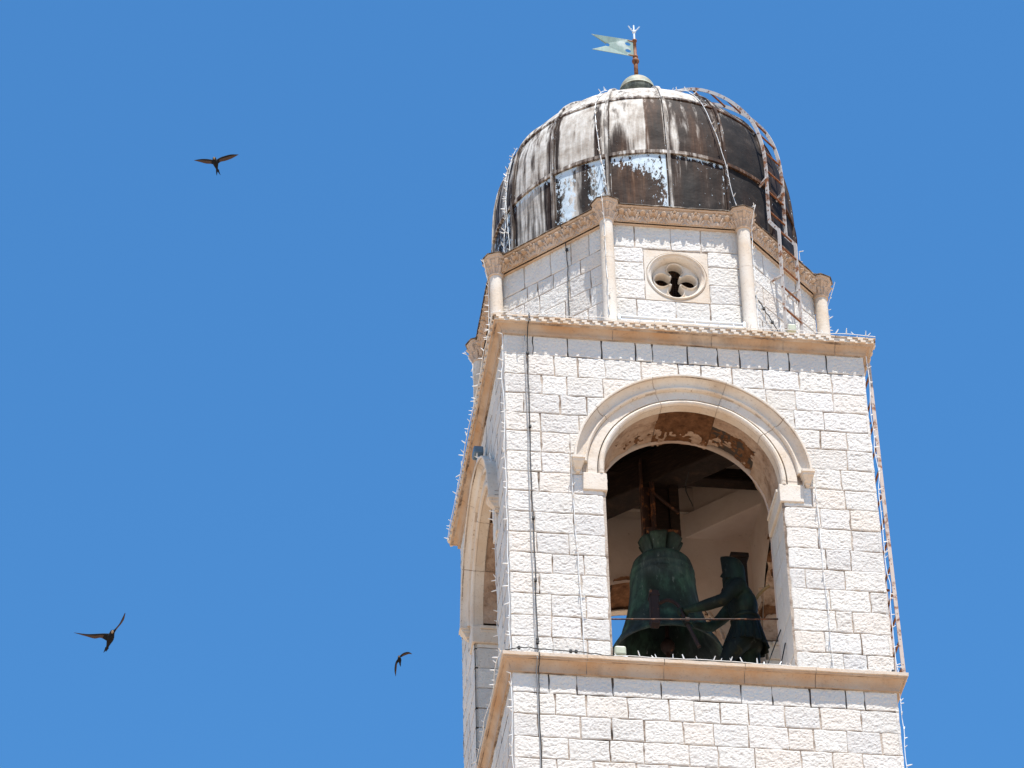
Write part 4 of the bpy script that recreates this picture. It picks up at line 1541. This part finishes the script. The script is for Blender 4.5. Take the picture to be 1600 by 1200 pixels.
def on_dome(d0, z0, d1, z1, n=16, e=.05):
    return [n112(d0+(d1-d0)*t, float(drad(z0+(z1-z0)*t))+e, z0+(z1-z0)*t) for t in np.linspace(0, 1, n)]
cor = .17
light_string([(-A_-E, -A_-E, 5.30), (-A_-E, -A_-E, .02)], 34, (-1, -.2, 0), 'white light string down the front left corner of the belfry', seed=1)
light_string([(A_+E, -A_-E, 5.30), (A_+E, -A_-E, .02)], 34, (1, -.2, 0), 'white light string down the front right corner of the belfry', seed=2)
light_string([(-1.66, -A_-.15, 3.2), (-1.64, -A_-.03, 2.95), (-1.60, -A_-.03, 1.5), (-1.55, -A_-.03, .02)], 14, (-.2, -1, 0), 'light string hanging below the corbel left of the front arch', seed=3, jit=.015)
light_string([(1.66, -A_-.15, 3.2), (1.66, -A_-.03, 2.95), (1.67, -A_-.03, 1.5), (1.69, -A_-.03, .02)], 14, (.2, -1, 0), 'light string hanging below the corbel right of the front arch', seed=4, jit=.015)
cl = A_+.16
light_string([(-cl, -cl, ZT+.02), (cl, -cl, ZT+.02)], 44, (0, -.3, .6), 'light string along the front edge of the upper cornice', seed=5, jit=.03)
light_string([(-cl+.1, -cl+.12, ZT+.02), (0, -cl+.1, ZT+.03), (cl-.1, -cl+.1, ZT+.02)], 30, (0, -.2, .8), 'second light string lying further back on the front upper cornice', seed=25, jit=.04)
light_string([(-cl-.015, -cl, ZT), (-cl-.015, cl, ZT)], 36, (-1, 0, .1), 'light string along the left edge of the upper cornice', seed=6, jit=.02)
c0 = A_+.11
light_string([(-1.2, -c0, .02), (-.2, -c0-.02, .02), (.6, -c0, .03), (2.55, -c0+.05, .02)], 34, (0, -.2, 1), 'light string lying along the sill of the front arch', seed=7, jit=.03)
light_string([(-A_-.15, -A_-.1, .01), (-A_-.16, A_, .01)], 32, (-1, 0, .1), 'light string along the left edge of the lower cornice', seed=8)
light_string([(-2.66, -.6, 4.62), (-A_-.05, -1.3, 4.1), (-A_-.05, -1.55, 3.2), (-A_-.04, -1.62, .02)], 30, (-1, 0, 0), 'light string hanging beside the arch on the shaded left wall', seed=9)
col_l = [n112(-112.5, RC+.11, z) for z in (7.9, 7.6, 7.3, 6.6, 5.8)]
light_string(on_dome(-116, 11.0, -117, 10.2)+on_dome(-117, 10.1, -112.5, 8.1)+[n112(-112.5, RC+.22, 7.93), n112(-112.5, RC+.215, 7.87)]+col_l[1:], 40, (-.2, -.9, .2), 'light string from the dome top down the front left drum column', seed=10, jit=.015)
light_string(on_dome(-78, 11.15, -64, 8.1)+[n112(-66, RC+.22, 7.93), n112(-66, RC+.215, 7.87)]+[n112(-65.6, RC+.075, z) for z in (7.6, 7.2, 6.5, 5.8)], 40, (.3, -.9, .2), 'light string from the dome top down the front right drum column', seed=11, jit=.015)
light_string(on_dome(-160, 10.35, -162, 7.95), 22, (-.8, -.4, .2), 'light string down the left of the dome beside a rib', seed=12)
light_string(on_dome(-163, 10.3, -158, 7.95), 18, (-.8, -.4, .2), 'second light string twisting down the far left of the dome', seed=13)
light_string([n112(-12, 2.29, 8.9), n112(-12, 2.30, 8.4), n112(-14, 2.42, 8.0)], 9, (.9, -.2, .2), 'short light string on the right edge of the dome base', seed=14)
light_string([n112(-22.5, RC+.215, 7.85)]+[n112(-20.4, RC+.07, z) for z in (7.5, 7.0, 6.2, 5.7)], 16, (1, -.1, .1), 'light string down the rightmost drum column', seed=15)
light_string([n112(-157.5, RC+.215, 7.85)]+[n112(-159.6, RC+.07, z) for z in (7.5, 7.0, 6.2, 5.7)], 16, (-1, -.1, .1), 'light string down the left drum column nearest the front', seed=16)
light_string([n112(157.5, RC+.215, 7.85)]+[n112(159.6, RC+.07, z) for z in (7.5, 7.0, 6.2, 5.7)], 16, (-1, -.1, .1), 'light string down the rearmost visible column on the left', seed=17)
light_string([(-A_-E, -A_-E, -.26), (-A_-E, -A_-E, -3.2)], 20, (-1, -.3, 0), 'light string on the front left corner below the lower cornice', seed=18)
light_string([(A_+E, -A_-E, -.26), (A_+E, -A_-E, -3.2)], 20, (1, -.3, 0), 'light string on the front right corner below the lower cornice', seed=19)

# ------------------------------------------------------------------ cables
def cable(pts, r, mat, label, clips=(), seed=0, jit=.012, name='cable'):
    pts = smoothpath(pts, 14)
    pts = pts+np.array([[mn.noise(Vector((i*.25, seed, c*5.))) for c in range(3)] for i in range(len(pts))])*np.array([jit, jit*.3, jit])
    t = thing(name, label, 'cable', tuple(pts[-1]), 'cables on the tower')
    m = MB()
    m.tube(pts, r, 6)
    m.build('cord', [mat], t, smooth=True)
    for c in clips:
        m = MB()
        m.box(c, (.018, .018, .022), 0, None, .006)
        m.build('clip', [M_BLACK], t)
y0 = -A_-.03
cable([(-2.17, -cl-.02, ZT+.03), (-2.17, -cl-.03, 5.45), (-2.18, -A_-.05, 5.28), (-2.18, y0, 4.2), (-2.185, y0, 3.0), (-2.17, y0, 1.8), (-2.17, y0, .35), (-2.17, y0-.03, .06), (-2.17, -A_-.16, -.02), (-2.17, -A_-.15, -.12), (-2.17, -A_-.05, -.26), (-2.17, y0, -1.0), (-2.15, y0, -3.0)], .0068, M_BLACK, 'black cable running down the left part of the front wall', [(-2.18, y0, 4.98), (-2.18, y0, 3.72), (-2.175, y0, 2.2), (-2.17, y0, 1.2), (-2.17, y0, .27), (-2.17, y0, .22)], 1)
cable([(-2.22, -A_-.05, 5.28), (-2.21, y0, 4.0), (-2.215, y0, 2.5), (-2.20, y0, 1.0), (-2.20, y0-.02, .05), (-2.20, -A_-.15, -.1), (-2.19, y0, -.4), (-2.17, y0, -3.0)], .006, M_GREYW, 'thin grey wire running close beside the black front wall cable', [], 2)
cable([(-2.6, -A_-.1, .03), (-2.35, -A_-.08, .10), (-2.1, -A_-.06, .10), (-1.6, -A_-.07, .08), (-1.25, -A_-.09, .035), (-.6, -A_-.1, .02), (.5, -A_-.1, .02)], .007, M_BLACK, 'black cable lying along the left half of the lower cornice', [(-1.68, -A_-.07, .085), (-1.75, -A_-.07, .085), (-2.42, -A_-.08, .09)], 3)
cable([(1.5, -A_-.09, .02), (2.0, -A_-.07, .03), (2.5, -A_-.08, .03)], .006, M_BLACK, 'short black cable at the right end of the lower cornice', [(2.46, -A_-.08, .04)], 4)
n135 = lambda u, z, h=.02: tuple(rotz((u, -(AP+h), z), -math.pi/4))
cable([n135(.26, 7.93, .15), n135(.25, 7.86, .17), n135(.24, 7.6, .05), n135(.235, 7.0), n135(.23, 6.3), n135(.23, 5.6)], .007, M_BLACK, 'black cable down the front left oblique face of the drum', [n135(.24, 7.5, .03)], 5)
nr = lambda u, z, h=.03: tuple(rotz((u, -(AP+h), z), math.pi/4))
cable([nr(-.72, 6.62), nr(-.5, 6.5), nr(-.3, 6.38), nr(-.12, 6.25), nr(-.05, 6.0)], .008, M_BLACK, 'dark cable crossing the right oblique drum face to the ladder foot', [nr(-.5, 6.5), nr(-.3, 6.38)], 6)
cable([(.45, -.2, 4.3), (.35, -.3, 4.6), (.5, -.6, 4.85), (.9, -1.2, 4.6), (1.0, -1.6, 4.2)], .007, M_BLACK, 'slack dark wire looping under the belfry ceiling', [], 7)

# ------------------------------------------------------------------ swifts
BX, BY, BZ = CR, CU, -cf          # flight poses were read facing the viewer on the ground
def swift(name_label, px, dist, body, wings, tail, throat, span):
    """outline given in bird space (x right, y ahead, z = height above the wing plane towards the ground viewer)"""
    d = cf+CR*(px[0]-800)/5953.69-CU*(px[1]-600)/5953.69
    o = CAM+d*dist
    k = dist/5953.69
    def w3(x, y, z=0.0):
        return o+BX*x*k+BY*y*k+BZ*z*k
    m = MB()
    # body: loft of round sections along the spine
    (hx, hy), (tx, ty), wid = body
    ax = np.array([hx-tx, hy-ty], float)
    L = np.linalg.norm(ax)
    ax /= L
    sd = np.array([ax[1], -ax[0]])
    rows = []
    for t, r in ((0, 0.02), (.02, .28), (.07, .55), (.13, .68), (.18, .70), (.24, .80), (.34, .98), (.45, 1.0), (.56, .88), (.68, .62), (.8, .42), (.9, .36), (1.0, .22)):
        c = np.array([hx, hy])-ax*L*t
        ring = []
        for a in np.linspace(0, 2*np.pi, 14, endpoint=False):
            q = c+sd*math.cos(a)*r*wid
            ring.append(w3(q[0], q[1], math.sin(a)*r*wid*.95))
        rows.append(ring)
    m.grid(np.array(rows), 0, closev=True)
    # throat patch
    c = np.array([hx, hy])-ax*L*.12
    rows = []
    for r, h in ((.5, .45), (.42, .62), (.2, .74), (0.01, .77)):
        rows.append([w3(*(c+sd*math.cos(a)*r*wid*.75+ax*math.sin(a)*r*wid*1.1), h*wid) for a in np.linspace(0, 2*np.pi, 10, endpoint=False)])
    m.grid(np.array(rows), 2, closev=True)
    # wings: leading and trailing edges, arm dark, flight feathers brown
    for lead, trail, zs in wings:
        n_ = 22
        def res(P):
            P = smoothpath(np.array(P, float), 8)
            s2 = np.concatenate([[0], np.cumsum(np.linalg.norm(np.diff(P, axis=0), axis=1))])
            u = np.linspace(0, s2[-1], n_)
            return np.stack([np.interp(u, s2, P[:, i]) for i in range(2)], 1)
        Lp, Tp = res(lead), res(trail)
        zz_ = np.interp(np.linspace(0, 1, n_), np.linspace(0, 1, len(zs)), zs)
        cols = [(0, 0, 0), (.12, .8, 0), (.35, 1.0, 0), (.6, .6, 0), (1, 0.12, 0), (.6, -.35, 0), (.3, -.5, 0), (.1, -.45, 0)]
        G = []
        for i in range(n_):
            thick = 1.3*(1-i/n_)+.22
            G.append([w3(*(Lp[i]*(1-f)+Tp[i]*f), zz_[i]+h*thick) for f, h, _ in cols])
        G = np.array(G)
        F1 = m.n
        m.grid(G, 0, closev=True)
        nf = (n_-1)*8
        for q in range(nf):
            i, j = divmod(q, 8)
            if j in (2, 3, 4, 5) and i > 2:
                m.m[len(m.m)-nf+q] = 1
    # forked tail: two blades
    for root, mid, tip in tail:
        root, mid, tip = np.array(root, float), np.array(mid, float), np.array(tip, float)
        G = []
        for t in np.linspace(0, 1, 7):
            c = root*(1-t)**2+2*mid*t*(1-t)+tip*t*t
            wd = wid*(.42*(1-t)+.05)
            G.append([w3(*(c-sd*wd), 0), w3(*c, .5*(1-t)+.15), w3(*(c+sd*wd), 0), w3(*c, -.5*(1-t)-.15)])
        m.grid(np.array(G), 0, closev=True)
    ob = m.build('swift', [M_BIRD, M_FEATH, M_THROAT], None, smooth=True, origin=o)
    ob.data.set_sharp_from_angle(angle=rad(50))
    return tag(ob, name_label, 'bird', 'swifts flying beside the tower')
def cv(P, c, s_):
    return [((x-c[0])/s_, -(y-c[1])/s_) for x, y in P]
s1, c1 = 13.33, (760, 450)
swift('dark swift with spread wings and forked tail, highest in the sky', (280+760/s1, 220+450/s1), 46.0,
      (cv([(722, 332)], c1, s1)[0], cv([(800, 640)], c1, s1)[0], 4.3),
      [(cv([(730, 400), (660, 388), (560, 376), (440, 378), (300, 400)], c1, s1), cv([(735, 500), (660, 480), (560, 474), (430, 440), (300, 404)], c1, s1), [0, -1, -3, -5]),
       (cv([(775, 395), (850, 348), (950, 312), (1080, 280), (1230, 280)], c1, s1), cv([(790, 500), (860, 440), (950, 420), (1080, 372), (1232, 286)], c1, s1), [0, -1, -3, -5])],
      [(cv([(792, 600)], c1, s1)[0], cv([(780, 660)], c1, s1)[0], cv([(782, 722)], c1, s1)[0]), (cv([(802, 600)], c1, s1)[0], cv([(820, 650)], c1, s1)[0], cv([(860, 716)], c1, s1)[0])], 1, 1)
s2, c2 = 12.0, (860, 690)
swift('dark swift banking with one wing raised, lowest on the left', (100+860/s2, 940+690/s2), 44.0,
      (cv([(925, 525)], c2, s2)[0], cv([(795, 900)], c2, s2)[0], 5.6),
      [(cv([(860, 600), (740, 596), (600, 604), (420, 608), (185, 582)], c2, s2), cv([(800, 735), (690, 680), (570, 694), (420, 655), (186, 588)], c2, s2), [0, -1, -2, -3]),
       (cv([(920, 545), (985, 480), (1050, 400), (1110, 290), (1158, 200)], c2, s2), cv([(945, 590), (1005, 500), (1075, 420), (1135, 330), (1170, 208)], c2, s2), [0, 3, 8, 14])],
      [(cv([(805, 860)], c2, s2)[0], cv([(780, 900)], c2, s2)[0], cv([(742, 955)], c2, s2)[0]), (cv([(815, 860)], c2, s2)[0], cv([(800, 900)], c2, s2)[0], cv([(785, 940)], c2, s2)[0])], 1, 1)
s3, c3 = 17.14, (585, 520)
swift('small dark swift with swept sickle wings, nearest the tower', (590+585/s3, 1000+520/s3), 62.0,
      (cv([(570, 408)], c3, s3)[0], cv([(612, 690)], c3, s3)[0], 2.9),
      [(cv([(600, 420), (660, 365), (740, 326), (840, 318), (928, 370)], c3, s3), cv([(625, 465), (690, 430), (760, 400), (840, 374), (926, 378)], c3, s3), [0, 1, 2, 2]),
       (cv([(540, 500), (492, 570), (462, 680), (455, 830), (485, 975)], c3, s3), cv([(560, 590), (525, 640), (512, 740), (500, 860), (490, 975)], c3, s3), [0, 1, 2, 2])],
      [(cv([(600, 640)], c3, s3)[0], cv([(610, 680)], c3, s3)[0], cv([(618, 716)], c3, s3)[0])], 1, 1)
